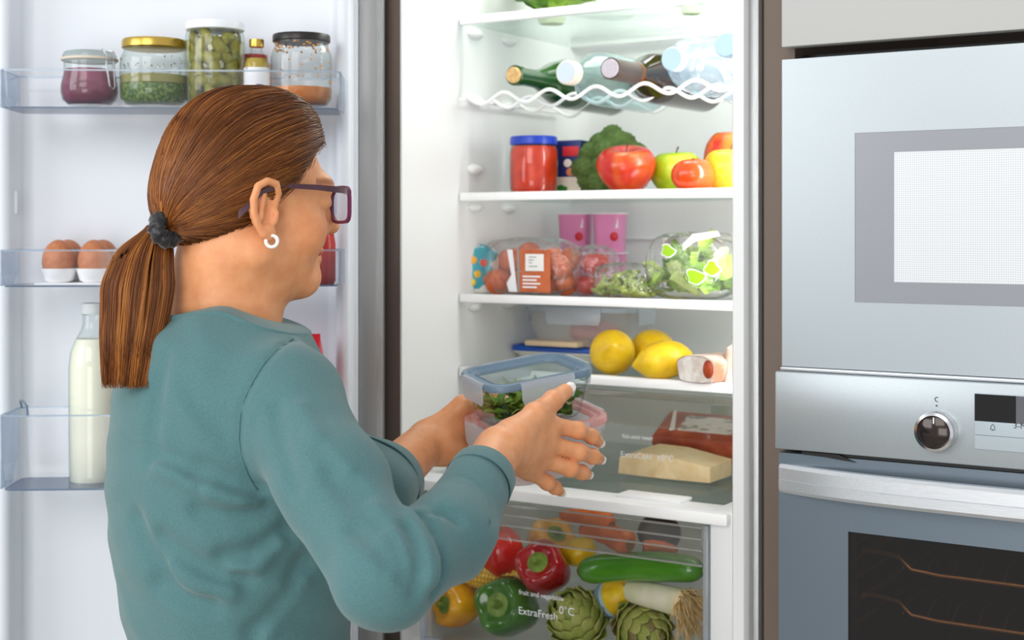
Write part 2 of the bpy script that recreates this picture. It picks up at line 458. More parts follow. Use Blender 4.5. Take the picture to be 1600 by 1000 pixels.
def bin_(z0, z1, depth=0.088, ext=0.0):
    mb = MB(); cx, w = 0.2555, 0.414; yc = -0.0595 - depth / 2
    mb.rloft([(z0, w - 0.010, depth - 0.004, 0.012, cx, yc), (z0 + 0.3 * (z1 - z0), w - 0.004, depth - 0.002, 0.012, cx, yc), (z1 - 0.0012, w, depth, 0.012, cx, yc)], cap1=False, R=DM, t=HD)
    mb.rloft([(z0 - 0.0012, w - 0.009, depth - 0.003, 0.012, cx, yc), (z0 + 0.0008, w - 0.009, depth - 0.003, 0.012, cx, yc)], R=DM, t=HD, m=1)
    mb.rloft([(z1 - 0.0012, w, depth, 0.012, cx, yc), (z1 + 0.0010, w, depth, 0.012, cx, yc), (z1 + 0.0010, w - 0.005, depth - 0.005, 0.010, cx, yc), (z1 - 0.0012, w - 0.005, depth - 0.005, 0.010, cx, yc)], cap0=False, cap1=False, R=DM, t=HD, m=2)
    for u in (cx - w / 2 + 0.001, cx + w / 2 - 0.001):       # thicker end walls
        mb.box(u - 0.001, u + 0.001, -0.0595 - depth + 0.008, -0.062, z0, z1, 0.0004, R=DM, t=HD, m=2)
    return mb.build('door_bin', [BIN_CLEAR, BIN_EDGE, clear('bin_rim', (222, 232, 242), 0.08, milky=0.3, milk=(225, 235, 245))], door, sharp=50)
def zpd(py, D=1.74): return CAM.z + (HORIZON - py) / FPX * D
B1, B2, B3 = zpd(170), zpd(446), zpd(760)
bin_(B1, zpd(112)); bin_(B2, zpd(391)); bin_(B3, zpd(646))
# dividing clip on the bottom bin
mb = MB(); cxl = 0
mb.tube([(0.458, -0.065, zpd(646)), (0.459, -0.068, zpd(634)), (0.444, -0.105, zpd(630)), (0.430, -0.140, zpd(632)), (0.428, -0.144, zpd(646))], 0.0014, R=DM, t=HD)
mb.build('bin_clip', BIN_EDGE, door)

# ------------------------------------------------------------------ oven tower on the right
OX0, OX1, OY = 0.551, 1.151, -0.020
tc = thing('tall_cabinet', 'tall pale grey kitchen cabinet housing the built-in ovens beside the refrigerator', 'cabinet', (OX0, 0, 0))
CAB = pm('pale_grey_lacquer', (188, 189, 187), 0.42)
def oc(mb, name, mat, parent=tc, **kw): return mb.build(name, mat, parent, **kw)
L0 = (-OX0, 0, 0)
mb = MB(); mb.box(OX0 - 0.035, OX0 - 0.012, 0.012, 0.60, 0.0, 2.3, t=L0); oc(mb, 'gap_board', DARK_GAP)
mb = MB(); mb.box(OX0 - 0.012, OX0 + 0.006, 0.004, 0.60, 0.0, 2.3, t=L0); mb.box(OX1 - 0.006, OX1 + 0.012, 0.004, 0.60, 0, 2.3, t=L0)
mb.box(OX0, OX1, 0.585, 0.60, 0, 2.3, t=L0); oc(mb, 'side_panel', pm('brown_carcass', (110, 96, 86), 0.6))
for q0, z0, z1 in ((0.03, 1.648, 1.656), (0.03, 1.29, 1.298), (0.03, 0.66, 0.68)):
    mb = MB(); mb.box(OX0 + 0.006, OX1 - 0.006, q0, 0.58, z0, z1, t=L0); oc(mb, 'carcass_shelf', BLACK)
mb = MB(); mb.box(OX0, OX1, OY - 0.002, OY + 0.018, 1.6605, 2.28, 0.0015, t=L0); oc(mb, 'upper_door', CAB)
mb = MB(); mb.box(OX0, OX1, OY - 0.002, OY + 0.018, 0.1, 0.65, 0.0015, t=L0); oc(mb, 'lower_door', CAB)
mb = MB(); mb.box(OX0, OX1, 0.04, 0.06, 0.0, 0.1, t=L0); oc(mb, 'plinth', BLACK)

MWZ0, MWZ1 = 1.3005, 1.6465
mw = thing('microwave_oven', 'built-in steel microwave with pale mesh window above the dark oven', 'microwave', (OX0, 0, MWZ0))
L1 = (-OX0, 0, -MWZ0)
WX0, WX1, WZ0, WZ1 = OX0 + 0.0845, OX1 - 0.10, 1.3745, 1.5605
mb = MB()
# the door front is a frame around the window
for a in ((OX0, WX0, MWZ0, MWZ1), (WX1, OX1, MWZ0, MWZ1), (WX0, WX1, MWZ0, WZ0), (WX0, WX1, WZ1, MWZ1)):
    mb.box(a[0], a[1], OY, OY + 0.02, a[2], a[3], t=L1)
dr = mb.build('door', OVEN_STEEL, mw)
IX0, IX1, IZ0, IZ1 = 0.6785, WX1 - 0.044, 1.3975, 1.5385
mb = MB()
for a in ((WX0, IX0, WZ0, WZ1), (IX1, WX1, WZ0, WZ1), (IX0, IX1, WZ0, IZ0), (IX0, IX1, IZ1, WZ1)):
    mb.box(a[0], a[1], OY + 0.0006, OY + 0.018, a[2], a[3], t=L1)
mb.build('window_frame', pm('grey_glass_print', (142, 145, 151), 0.3, 0.2), dr)
def mesh_screen_mat():
    m = bpy.data.materials.new('perforated_screen'); m.use_nodes = True; nt = m.node_tree; b = nt.nodes['Principled BSDF']
    tcn = nt.nodes.new('ShaderNodeTexCoord'); wv = nt.nodes.new('ShaderNodeTexVoronoi'); wv.inputs['Scale'].default_value = 420; wv.inputs['Randomness'].default_value = 0
    mp = nt.nodes.new('ShaderNodeMapping'); mp.inputs['Scale'].default_value = (1, 0.0, 1)
    cr = nt.nodes.new('ShaderNodeValToRGB'); cr.color_ramp.elements[0].position = 0.25; cr.color_ramp.elements[1].position = 0.4
    cr.color_ramp.elements[0].color = lin((192, 196, 200)) + (1,); cr.color_ramp.elements[1].color = lin((220, 222, 226)) + (1,)
    nt.links.new(tcn.outputs['Object'], mp.inputs[0]); nt.links.new(mp.outputs[0], wv.inputs['Vector']); nt.links.new(wv.outputs['Distance'], cr.inputs[0]); nt.links.new(cr.outputs[0], b.inputs['Base Color'])
    b.inputs['Roughness'].default_value = 0.35; b.inputs['Metallic'].default_value = 0.1
    return m
MB().box(IX0, IX1, OY + 0.0012, OY + 0.016, IZ0, IZ1, t=L1).build('mesh_window', mesh_screen_mat(), dr)
MB().box(OX0 + 0.01, OX1 - 0.01, OY + 0.02, 0.45, MWZ0 + 0.004, MWZ1 - 0.006, t=L1).build('body', BLACK, mw)
MB().box(OX0, OX1, OY - 0.006, OY + 0.02, MWZ0 - 0.0045, MWZ0 - 0.0006, 0.001, t=L1).build('lower_trim', pm('pale_steel_trim', (205, 210, 214), 0.3, 0.7), mw)

OVZ1, OVZ0 = 1.2955, 0.69
ov = thing('oven', 'built-in blue-grey steel oven with a dark glass window and wide bar handle', 'oven', (OX0, 0, OVZ0))
L2 = (-OX0, 0, -OVZ0)
CPZ = 1.2080
cp = MB().box(OX0 - 0.004, OX1 + 0.004, OY - 0.012, OY + 0.02, CPZ, OVZ1, 0.002, t=L2).build('control_panel', OVEN_STEEL, ov)
YP = OY - 0.0125
kx, kz = xat(1459, YP - 0.01), 1.2415
mb = MB(); mb.lathe([(0.0218, 0), (0.0218, 0.006), (0.0205, 0.011), (0.0175, 0.0122), (0.0172, 0.0095)], 40, R=TXT, t=(kx - OX0, YP, kz - OVZ0))
kn = mb.build('knob', CHROME, cp, sharp=30)
MB().lathe([(0.0172, 0.0), (0.0172, 0.0095), (0.016, 0.0105), (0, 0.0105)], 40, R=TXT, t=(kx - OX0, YP, kz - OVZ0)).build('knob_face', pm('dark_brown_gloss', (58, 52, 50), 0.12, 0.6), kn)
MB().box(kx - 0.0006, kx + 0.0006, YP - 0.0112, YP - 0.010, kz + 0.009, kz + 0.0155, t=L2).build('knob_mark', PRINT, kn)
PR = pm('dark_grey_print', (70, 74, 80), 0.6)
mb = MB()
def ring(cx, cz, r, a0, a1, w=0.0004):
    a = np.radians(np.linspace(a0, a1, 14)); mb.tube(np.stack([cx + r * np.cos(a) - OX0, np.full(14, YP), cz + r * np.sin(a) - OVZ0], 1), w, 5)
ring(kx + 0.0005, kz + 0.0335, 0.0022, 60, 290); mb.box(kx - 0.0008, kx + 0.0008, YP - 0.0003, YP, kz + 0.026, kz + 0.0276, t=L2)
mb.build('dial_mark', PR, cp)
DX0, DX1, DZa, DZb = xat(1523, YP), 0.945, 1.2262, 1.2842
ds = MB().box(DX0, DX1, YP - 0.0014, YP, DZa, DZb, 0.0006, t=L2).build('display', pm('pale_display_panel', (188, 200, 208), 0.25, 0.3), cp)
mb = MB().box(DX0 + 0.0003, DX0 + 0.042, YP - 0.0018, YP - 0.001, 1.2555, DZb - 0.0005, t=L2); mb.build('black_screen', pm('black_glass', (20, 18, 20), 0.08), ds)
mb = MB().box(DX0 + 0.0422, DX1 - 0.0003, YP - 0.0018, YP - 0.001, 1.2555, DZb - 0.0005, t=L2); mb.build('grey_screen', pm('grey_glass', (96, 98, 104), 0.1), ds)
mb = MB(); yb = YP - 0.0018
bx, bz = xat(1551, yb) - OX0, zat(1551, 668, yb) - OVZ0
mb.tube([(bx - 0.0024, yb, bz - 0.0022), (bx - 0.0018, yb, bz), (bx - 0.0014, yb, bz + 0.002), (bx, yb, bz + 0.0034), (bx + 0.0014, yb, bz + 0.002), (bx + 0.0018, yb, bz), (bx + 0.0024, yb, bz - 0.0022), (bx - 0.0024, yb, bz - 0.0022)], 0.00028, 5)
mb.tube([(bx - 0.0005, yb, bz - 0.003), (bx + 0.0005, yb, bz - 0.003)], 0.0003, 5)
mb.box(DX0 + 0.001 - OX0, DX1 - OX0 - 0.001, YP - 0.0016, YP - 0.0013, 1.2408 - OVZ0, 1.2412 - OVZ0)
mb.build('bell_symbol', PR, ds)
lettering('3-M', 0.012, PR, TXT, (xat(1584, yb) - OX0, yb, zat(1584, 669, yb) - OVZ0), ds)
# oven door: frame, window and handle
VX0, VX1, VZ1, VZ0 = xat(1330, OY), OX1 - 0.082, zat(1330, 828, OY), 0.76
mb = MB(); dt = 1.2040
for a in ((OX0, VX0, 0.70, dt), (VX1, OX1, 0.70, dt), (VX0, VX1, VZ1, dt), (VX0, VX1, 0.70, VZ0)): mb.box(a[0], a[1], OY - 0.010, OY + 0.02, a[2], a[3], t=L2)
od = mb.build('door', pm('oven_door_steel', (104, 117, 128), 0.33, 0.5, rgb2=(114, 127, 138), nscale=900, namt=(0.3, 0.7), spec=0.6), ov)
MB().box(VX0, VX1, OY - 0.0095, OY - 0.0065, VZ0, VZ1, t=L2).build('window', clear('oven_glass', (196, 184, 174), 0.03), od)
# broad flat handle, bowed outwards
x = np.linspace(OX0 + 0.001, OX1 - 0.001, 25); mb = MB(); Lp = []
hz0, hz1 = 1.1595, 1.1915
for xx in x:
    b = 0.028 * (1 - ((xx - (OX0 + OX1) / 2) / 0.3) ** 4); y = OY - 0.012 - b
    Lp.append([(xx - OX0, y + 0.012, hz0 - OVZ0), (xx - OX0, y + 0.003, hz0 - OVZ0), (xx - OX0, y, hz0 - OVZ0 + 0.004), (xx - OX0, y - 0.0004, hz0 - OVZ0 + 0.0145), (xx - OX0, y + 0.0006, hz0 - OVZ0 + 0.015), (xx - OX0, y, hz0 - OVZ0 + 0.0155), (xx - OX0, y, hz1 - OVZ0 - 0.004), (xx - OX0, y + 0.003, hz1 - OVZ0), (xx - OX0, y + 0.012, hz1 - OVZ0)])
mb.loops(Lp)

mb.build('handle', pm('satin_aluminium', (226, 229, 233), 0.34, 0.7, rgb2=(214, 218, 222), nscale=50, nstretch=(1, 40, 40)), od, sharp=25)
# vent slot above the door
mb = MB(); mb.box(OX0 + 0.028, OX1 - 0.028, OY - 0.006, OY + 0.016, 1.2045, CPZ, t=L2)
mb.loops([[(OX0 + 0.028, OY - 0.0122, CPZ - 0.0005), (OX0 + 0.07, OY - 0.0122, CPZ - 0.0005), (OX0 + 0.09, OY - 0.0122, 1.2005), (OX0 + 0.065, OY - 0.0122, 1.2025), (OX0 + 0.055, OY - 0.0122, 1.2035), (OX0 + 0.028, OY - 0.0122, 1.2045)],
          [(OX0 + 0.028, OY, CPZ - 0.0005), (OX0 + 0.07, OY, CPZ - 0.0005), (OX0 + 0.09, OY, 1.2005), (OX0 + 0.065, OY, 1.2025), (OX0 + 0.055, OY, 1.2035), (OX0 + 0.028, OY, 1.2045)]], t=L2)
mb.build('vent_slot', pm('black_vent', (22, 20, 20), 0.35), ov)
# dark enamelled inside, open towards the window
ENAMEL = pm('dark_enamel', (58, 50, 43), 0.3)
mb = MB(); a0, a1, b0, b1 = OX0 + 0.06, OX1 - 0.06, 0.73, 1.15
mb.box(a0 - 0.01, a0, OY + 0.02, 0.45, b0, b1, t=L2); mb.box(a1, a1 + 0.01, OY + 0.02, 0.45, b0, b1, t=L2)
mb.box(a0, a1, OY + 0.02, 0.45, b0 - 0.01, b0, t=L2); mb.box(a0, a1, OY + 0.02, 0.45, b1, b1 + 0.01, t=L2); mb.box(a0, a1, 0.44, 0.45, b0, b1, t=L2)
mb.build('oven_cavity', ENAMEL, ov)
BRASSY = pm('warm_chromed_wire', (226, 196, 146), 0.25, 0.7)
zr = [zat(1350, q, 0.02) for q in (848, 873, 903, 943, 975)]
for z in zr:
    MB().tube([(a0 + 0.004 - OX0, OY + 0.028, z - OVZ0), (a0 + 0.012 - OX0, OY + 0.032, z - OVZ0), (a0 + 0.012 - OX0, 0.40, z - OVZ0), (a0 + 0.004 - OX0, 0.41, z - OVZ0)], 0.0022, 6).build('rack_rail', BRASSY, ov)
    MB().tube([(a1 - 0.004 - OX0, OY + 0.028, z - OVZ0), (a1 - 0.012 - OX0, OY + 0.032, z - OVZ0), (a1 - 0.012 - OX0, 0.40, z - OVZ0), (a1 - 0.004 - OX0, 0.41, z - OVZ0)], 0.0022, 6).build('rack_rail', BRASSY, ov)
def oven_rack(z, lab, ybend):
    t = thing('oven_rack', lab, 'oven rack', ((a0 + a1) / 2, 0.2, z + 0.0044))
    hw = (a1 - a0) / 2 - 0.0125
    mb = MB()
    # front bar dips between raised hooked ends, as a bought rack does
    mb.tube([(-hw, -0.155, 0.0), (-hw + 0.02, -0.155, 0.0), (-hw + 0.045, -0.165, -0.001), (-hw + 0.06, -0.17, -0.012), (-hw + 0.09, -0.172, -0.014), (hw - 0.09, -0.172, -0.014), (hw - 0.06, -0.17, -0.012), (hw - 0.045, -0.165, -0.001), (hw - 0.02, -0.155, 0.0), (hw, -0.155, 0)], 0.0026, 8)
    mb.tube([(-hw, -0.155, 0), (-hw, 0.19, 0), (-hw + 0.02, 0.2, 0), (hw - 0.02, 0.2, 0), (hw, 0.19, 0), (hw, -0.155, 0)], 0.0026, 8)
    mb.build('rack_frame', BRASSY, t)
    for i in range(14):
        xx = -hw + 0.05 + i * (2 * hw - 0.1) / 13
        MB().tube([(xx, -0.17, -0.012), (xx, -0.15, -0.002), (xx, 0.2, 0.0)], 0.0014, 5).build('rack_wire', BRASSY, t)
oven_rack(zr[1], 'upper brassy wire rack behind the dark oven window', 0)
oven_rack(zr[3], 'lower brassy wire rack behind the dark oven window', 0)

# ------------------------------------------------------------------ food and jars
GLASS = clear('jar_glass', (250, 253, 252), 0.03, edge=(206, 222, 216))
GLASS_BLUE = clear('bottle_plastic_blue', (240, 248, 253), 0.05, milky=0.16, milk=(226, 240, 252), edge=(204, 228, 246), bump=0.25, bscale=60)
FILM = clear('plastic_film', (251, 252, 252), 0.09, milky=.05, refl=2.6, bump=0.9, bscale=45)
FROST = clear('frosted_plastic', (246, 247, 248), 0.2, milky=0.32, milk=(240, 243, 245), edge=(235, 238, 240))
GOLD = pm('gold_lid', (206, 172, 84), 0.28, 0.85)
BLACKLID = pm('black_lid', (34, 30, 28), 0.35)
WLID = pm('white_lid', (232, 238, 242), 0.35)
STEM = pm('green_stem', (96, 128, 44), 0.5)
PAPER = pm('paper_label', (236, 236, 232), 0.6)
def D2W(px, py_base, D): return W(px, py_base, D)

def glass_jar(t, R, H, neck, zn, seg=40, mat=GLASS, name='glass_jar', foot=0.85):
    """jar body: radius R, shoulder at zn, neck radius"""
    return MB().lathe([(0, 0.002), (R * foot * 0.8, 0.0), (R * foot, 0.0015), (R * 0.98, R * 0.22), (R, R * 0.5), (R, zn - R * 0.35), (R * 0.98, zn - R * 0.14), ((R + neck) / 2, zn), (neck, zn + 0.003), (neck, H)], seg).build(name, mat, t)
def lid(t, r, z, h, mat, name='lid'):
    return MB().lathe([(r * 0.97, z), (r, z + 0.001), (r, z + h * 0.75), (r * 0.97, z + h), (r * 0.85, z + h), (r * 0.83, z + h - 0.0012), (0, z + h - 0.0012)], 40).build(name, mat, t)

DY = 1.785
# 1 clip-top jar of purple preserve
k = DY / FPX
t = thing('clip_top_jar', 'small clip-top glass jar of purple preserve on the top door shelf', 'jar', W(140, 165, DY))
MB().lathe([(0, 0.001), (0.026, 0), (0.033, 0.006), (0.0355, 0.016), (0.0355, 0.024), (0.032, 0.040), (0.0315, 0.055), (0.0325, 0.056)], 36).build('glass_jar', GLASS, t)
MB().lathe([(0, 0.002), (0.026, 0.0015), (0.032, 0.007), (0.0345, 0.016), (0.0345, 0.024), (0.031, 0.040), (0.0307, 0.045), (0, 0.0455)], 36).build('purple_preserve', pm('purple_preserve', (140, 62, 92), 0.35, rgb2=(112, 40, 66), nscale=40), t, sharp=60)
MB().lathe([(0.033, 0.060), (0.0335, 0.0625), (0.031, 0.067), (0.026, 0.0685), (0, 0.0685)], 36).build('glass_lid', clear('lid_glass', (226, 234, 232), 0.05, milky=0.25, milk=(220, 228, 228)), t)
MB().tube([(0.0335 * math.cos(a), 0.0335 * math.sin(a), 0.0578) for a in np.linspace(0, 2 * PI, 32, endpoint=False)], 0.0022, 6, closed=True).build('rubber_seal', pm('pale_rubber', (216, 206, 190), 0.6), t)
a = -0.55 + YAW
cl = MB()
def pol(r, z, da): return (r * math.cos(a + da), r * math.sin(a + da), z)
cl.tube([pol(0.0335, 0.066, -0.16), pol(0.036, 0.060, -0.16), pol(0.0375, 0.045, -0.14), pol(0.041, 0.022, -0.10), pol(0.0415, 0.018, 0), pol(0.041, 0.022, 0.10), pol(0.0375, 0.045, 0.14), pol(0.036, 0.060, 0.16), pol(0.0335, 0.066, 0.16)], 0.0011, 6)
cl.build('wire_clasp', CHROME, t)
MB().tube([pol(0.030, 0.069, -0.22), pol(0.036, 0.066, -0.22), pol(0.0385, 0.056, -0.1), pol(0.0385, 0.056, 0.1), pol(0.036, 0.066, 0.22), pol(0.030, 0.069, 0.22)], 0.0011, 6).build('wire_bail', CHROME, t)

# 2 herb jar with gold lid
t = thing('herb_jar', 'wide glass jar of green herb sauce with a gold lid on the top door shelf', 'jar', W(241, 166, DY))
glass_jar(t, 0.0425, 0.074, 0.038, 0.064)
MB().lathe([(0, 0.002), (0.034, 0.0015), (0.0405, 0.010), (0.0412, 0.022), (0.0412, 0.0265), (0, 0.027)], 36).build('chopped_herbs', pm('chopped_herbs', (58, 92, 34), 0.5, rgb2=(128, 146, 66), nscale=260, namt=(0.45, 0.62)), t, sharp=60)
MB().lathe([(0.0412, 0.0272), (0.0412, 0.038), (0, 0.0385)], 36).build('green_oil', pm('green_oil', (150, 146, 84), 0.15, rgb2=(138, 132, 70), nscale=30), t, sharp=60)
rr = random.Random(3)
m = MB()
for i in range(60):
    q = rr.uniform(0, 2 * PI); z = rr.uniform(0.04, 0.062); m.ball((0.0415 * math.cos(q), 0.0415 * math.sin(q), z), rr.uniform(0.0004, 0.0011), 5, 6)
tag(m.build('herb_fleck', pm('herb_green', (84, 112, 48), 0.5), t), kind='stuff')
lid(t, 0.0402, 0.072, 0.0115, GOLD)

# 3 gherkin jar
gj = W(336, 164, DY)
t = thing('gherkin_jar', 'tall glass jar packed with gherkins under a white lid on the top door shelf', 'jar', gj)
glass_jar(t, 0.0378, 0.096, 0.0345, 0.090, foot=0.9)
lid(t, 0.0368, 0.0935, 0.0105, WLID)
MB().lathe([(0, 0.002), (0.032, 0.0018), (0.0366, 0.008), (0.0366, 0.080), (0, 0.081)], 36).build('brine', clear('brine', (252, 250, 226), 0.1, milky=0.05, milk=(226, 222, 170)), t, sharp=60)
GH = pm('gherkin_skin', (124, 122, 44), 0.35, rgb2=(152, 146, 66), nscale=90, bump=0.5, bscale=350)
def gher(t_, p):
    return (0.0085 * np.sin(t_) ** 0.6 * np.cos(p) + 0.004 * np.cos(t_) ** 2, 0.0085 * np.sin(t_) ** 0.6 * np.sin(p), 0.021 * np.cos(t_) + 0 * p)
gproto = MB().surf(gher, 12, 12).build('gherkin', GH)
gproto.location = gj
pos = []
rr = random.Random(12); first = True
for zl, n, off in ((0.012, 6, 0), (0.026, 7, .4), (0.040, 7, .1), (0.054, 7, .7), (0.068, 7, .3), (0.080, 6, .9)):
    for i in range(n):
        a_ = off + i * 2 * PI / n
        o = gproto if first else gproto.copy()
        if not first: COL.objects.link(o)
        first = False
        r_ = 0.0255
        o.location = gj + Vector((r_ * math.cos(a_), r_ * math.sin(a_), zl + 0.003))
        tl = rr.choice([0.25, 1.35, 1.1, 0.7, 1.45])
        o.rotation_euler = Matrix(np.array(rotm(0, 0, a_ + PI / 2) @ rotm(0, tl * rr.choice([-1, 1]), 0)).tolist()).to_euler()
        o.scale = (rr.uniform(.78, .95),) * 2 + (rr.uniform(.5, .8),)
        tag(o, 'green gherkin packed among others in the white-lidded jar', 'gherkin', 'gherkins in the white-lidded jar')

# 4 small sauce bottle with gold cap
t = thing('sauce_bottle', 'small clear bottle with gold cap and white label beside the gherkin jar', 'bottle', W(401, 164, 1.77))
MB().lathe([(0, 0.001), (0.013, 0), (0.0155, 0.002), (0.0158, 0.052), (0.013, 0.060), (0.0075, 0.066), (0.0068, 0.072), (0.0068, 0.076)], 28).build('glass_body', GLASS, t)
MB().lathe([(0, 0.0015), (0.0148, 0.0015), (0.0152, 0.050), (0.012, 0.058), (0, 0.058)], 28).build('yellow_oil', pm('yellow_oil', (178, 152, 62), 0.2), t)
MB().lathe([(0.0162, 0.016), (0.0162, 0.046)], 28).build('label', pm('printed_label', (232, 234, 238), 0.5, rgb2=(90, 110, 160), nscale=60, nstretch=(1, 1, 4), namt=(0.62, 0.66)), t, sharp=60)
lid(t, 0.0092, 0.0725, 0.0095, GOLD, 'cap')
# red-labelled jar behind it
t = thing('condiment_jar', 'small red condiment jar half hidden behind the gold-capped bottle', 'jar', W(397, 162, 1.835))
MB().lathe([(0, 0), (0.017, 0), (0.019, 0.003), (0.019, 0.050), (0.0165, 0.056)], 24).build('jar_body', pm('red_jar', (190, 36, 36), 0.35), t)
lid(t, 0.0175, 0.055, 0.008, pm('red_lid', (176, 30, 34), 0.4))
# 5 jar of orange sauce with black lid
t = thing('orange_sauce_jar', 'nearly empty glass jar of orange sauce with a black lid on the top door shelf', 'jar', W(471, 166, DY))
glass_jar(t, 0.0385, 0.083, 0.034, 0.070, foot=0.85)
MB().lathe([(0, 0.002), (0.031, 0.0015), (0.0365, 0.010), (0.0374, 0.020), (0.0374, 0.0225), (0, 0.0235)], 36).build('orange_sauce', pm('orange_sauce', (226, 138, 30), 0.3, rgb2=(206, 112, 20), nscale=50), t, sharp=60)
m = MB(); rr = random.Random(5)
for i in range(70):
    q = rr.uniform(0, 2 * PI); z = rr.choice([rr.uniform(0.024, 0.06), rr.uniform(0.070, 0.080)]); r_ = 0.0378 if z < 0.062 else 0.0335
    m.ball((r_ * math.cos(q), r_ * math.sin(q), z), (rr.uniform(.0006, .0022), rr.uniform(.0006, .0022), rr.uniform(.0006, .002)), 5, 7)
tag(m.build('sauce_smear', pm('sauce_smear', (222, 150, 62), 0.4), t), kind='stuff')
lid(t, 0.0365, 0.0805, 0.0095, BLACKLID)

# eggs in their tray on the middle door shelf
et = W(124, 444, DY)
tray = thing('egg_tray', 'white moulded egg tray with four cups on the middle door shelf', 'egg tray', et, (0, 0, YAW + math.radians(3)))
EP = [(-0.0225, -0.012), (0.0215, -0.012), (-0.0225, 0.033), (0.0215, 0.033)]
MB().box(-0.047, 0.047, -0.034, 0.055, 0.0, 0.0025, 0.001).build('tray_base', WHITE_TRIM, tray)
for ex, ey in EP:
    MB().lathe([(0.012, 0.002), (0.018, 0.006), (0.0218, 0.019), (0.0225, 0.0205), (0.0208, 0.0205), (0.017, 0.008), (0, 0.004)], 24, t=(ex, ey, 0)).build('egg_cup', WHITE_TRIM, tray)
EGG = pm('brown_eggshell', (196, 126, 86), 0.45, rgb2=(178, 104, 66), nscale=160, namt=(.4, .75), sss=0.05)
eg = ['brown egg in the front left cup of the white egg tray', 'brown egg in the front right cup, beside the ponytail', 'brown egg in the rear left cup of the white egg tray', 'brown egg in the rear right cup of the white egg tray']
c_, s_ = math.cos(YAW + math.radians(3)), math.sin(YAW + math.radians(3))
e0 = MB().surf(lambda t_, p: (0.0205 * np.sin(t_) * (1 + 0.0 * p) * np.cos(p), 0.0205 * np.sin(t_) * np.sin(p), np.where(np.cos(t_) > 0, 0.028, 0.0235) * np.cos(t_) + 0 * p), 20, 24).build('egg', EGG)
for i, (ex, ey) in enumerate(EP):
    o = e0 if i == 0 else e0.copy()
    if i: COL.objects.link(o)
    o.location = et + Vector((ex * c_ - ey * s_, ex * s_ + ey * c_, 0.0285))
    tag(o, eg[i], 'egg', 'brown eggs in the door tray')
# red sauce bottle at the hinge end of the middle door shelf
t = thing('ketchup_bottle', 'red sauce bottle on the middle door shelf just past the woman\'s face', 'bottle', W(498, 443, DY))
MB().lathe([(0, 0), (0.019, 0), (0.0215, 0.003), (0.0215, 0.05), (0.019, 0.066), (0.016, 0.078), (0.0155, 0.085)], 28).build('bottle_body', pm('red_sauce', (178, 40, 34), 0.25), t)
lid(t, 0.0135, 0.084, 0.012, pm('red_cap', (160, 26, 26), 0.35), 'cap')
# milk bottle
t = thing('milk_bottle', 'tall glass bottle of milk with pale cap on the bottom door shelf', 'bottle', W(147, 757, DY))
mp_ = [(0, 0.001), (0.027, 0), (0.0305, 0.004), (0.031, 0.06), (0.031, 0.150), (0.029, 0.168), (0.023, 0.184), (0.016, 0.196), (0.0138, 0.204), (0.0138, 0.222)]
MB().lathe(mp_, 40).build('glass_bottle', GLASS, t)
MB().lathe([(0, 0.002)] + [(r - 0.0011, z + 0.0012) for r, z in mp_[1:7]] + [(0.0215, 0.185), (0, 0.186)], 40).build('milk', pm('milk', (242, 238, 222), 0.4, sss=0.1), t, sharp=60)
MB().tube([(0.0142 * math.cos(q), 0.0142 * math.sin(q), 0.2165) for q in np.linspace(0, 2 * PI, 24, endpoint=False)], 0.0016, 6, closed=True).build('glass_ring', GLASS, t)
lid(t, 0.0158, 0.2165, 0.0135, pm('milk_cap', (214, 220, 222), 0.4), 'cap')
# red carton behind the shoulder
t = thing('juice_carton', 'red carton on the bottom door shelf behind the woman\'s shoulder', 'carton', W(466, 757, DY), (0, 0, YAW))
MB().rloft([(0, .056, .056, .002), (0.165, .056, .056, .002), (0.182, .056, .012, .001), (0.191, .056, .003, .001)], 2).build('carton_body', pm('red_carton', (206, 28, 40), 0.4), t)

# ---- top shelf greens
def leaf_mesh(L, Wd, curl, ruffle, seed, nu=9, nv=8):
    r_ = random.Random(seed); ph = r_.uniform(0, 6)
    V = []; Fc = []
    for i in range(nu):
        u = i / (nu - 1)
        w = Wd * math.sin(PI * min(1, 0.08 + u * 0.92) ** 0.8) ** 0.7
        for j in range(nv):
            v = j / (nv - 1) * 2 - 1
            z = curl * u * u + ruffle * abs(v) ** 1.5 * math.sin(9 * u + ph + 3 * v) + 0.25 * Wd * v * v
            V.append((v * w, L * u, z))
    for i in range(nu - 1):
        for j in range(nv - 1):
            a_ = i * nv + j; Fc.append((a_, a_ + 1, a_ + nv + 1, a_ + nv))
    n = len(V); V2 = V + [(x, y, z - 0.0006) for x, y, z in V]
    F2 = Fc + [tuple(q + n for q in f[::-1]) for f in Fc]
    return V2, F2
LEAF = [pm('lettuce_leaf', (112, 156, 40), 0.45, rgb2=(168, 200, 84), nscale=40, sss=0.05), pm('dark_lettuce_leaf', (70, 120, 34), 0.45, rgb2=(130, 172, 62), nscale=45, sss=0.05)]
def lettuce(loc, R, label, n=26, seed=1, mats=LEAF):
    t = thing('lettuce', label, 'lettuce', loc, group=None)
    r_ = random.Random(seed)
    metas = [MB().add(*leaf_mesh(R * 1.2, R * 0.55, R * 0.55, R * 0.10, seed * 10 + q)).build('leaf', mats[q % 2], t, sharp=0) for q in range(4)]
    for i in range(n):
        o = metas[i] if i < 4 else metas[i % 4].copy()
        if i >= 4: COL.objects.link(o); o.parent = t
        el = 0.1 + 1.2 * (i / n)
        M = Matrix.Rotation(i * 2.4 + r_.uniform(-.2, .2), 4, 'Z') @ Matrix.Rotation(el, 4, 'X')
        o.rotation_euler = M.to_euler()
        o.location = (0, 0, R * 0.18)
        s_ = r_.uniform(.75, 1.0); o.scale = (s_,) * 3
    MB().lathe([(0, 0), (R * .2, 0), (R * .24, R * .1), (R * .15, R * .5), (0, R * .55)], 14).build('stalk', pm('lettuce_stalk', (214, 220, 170), 0.5), t)
    return t
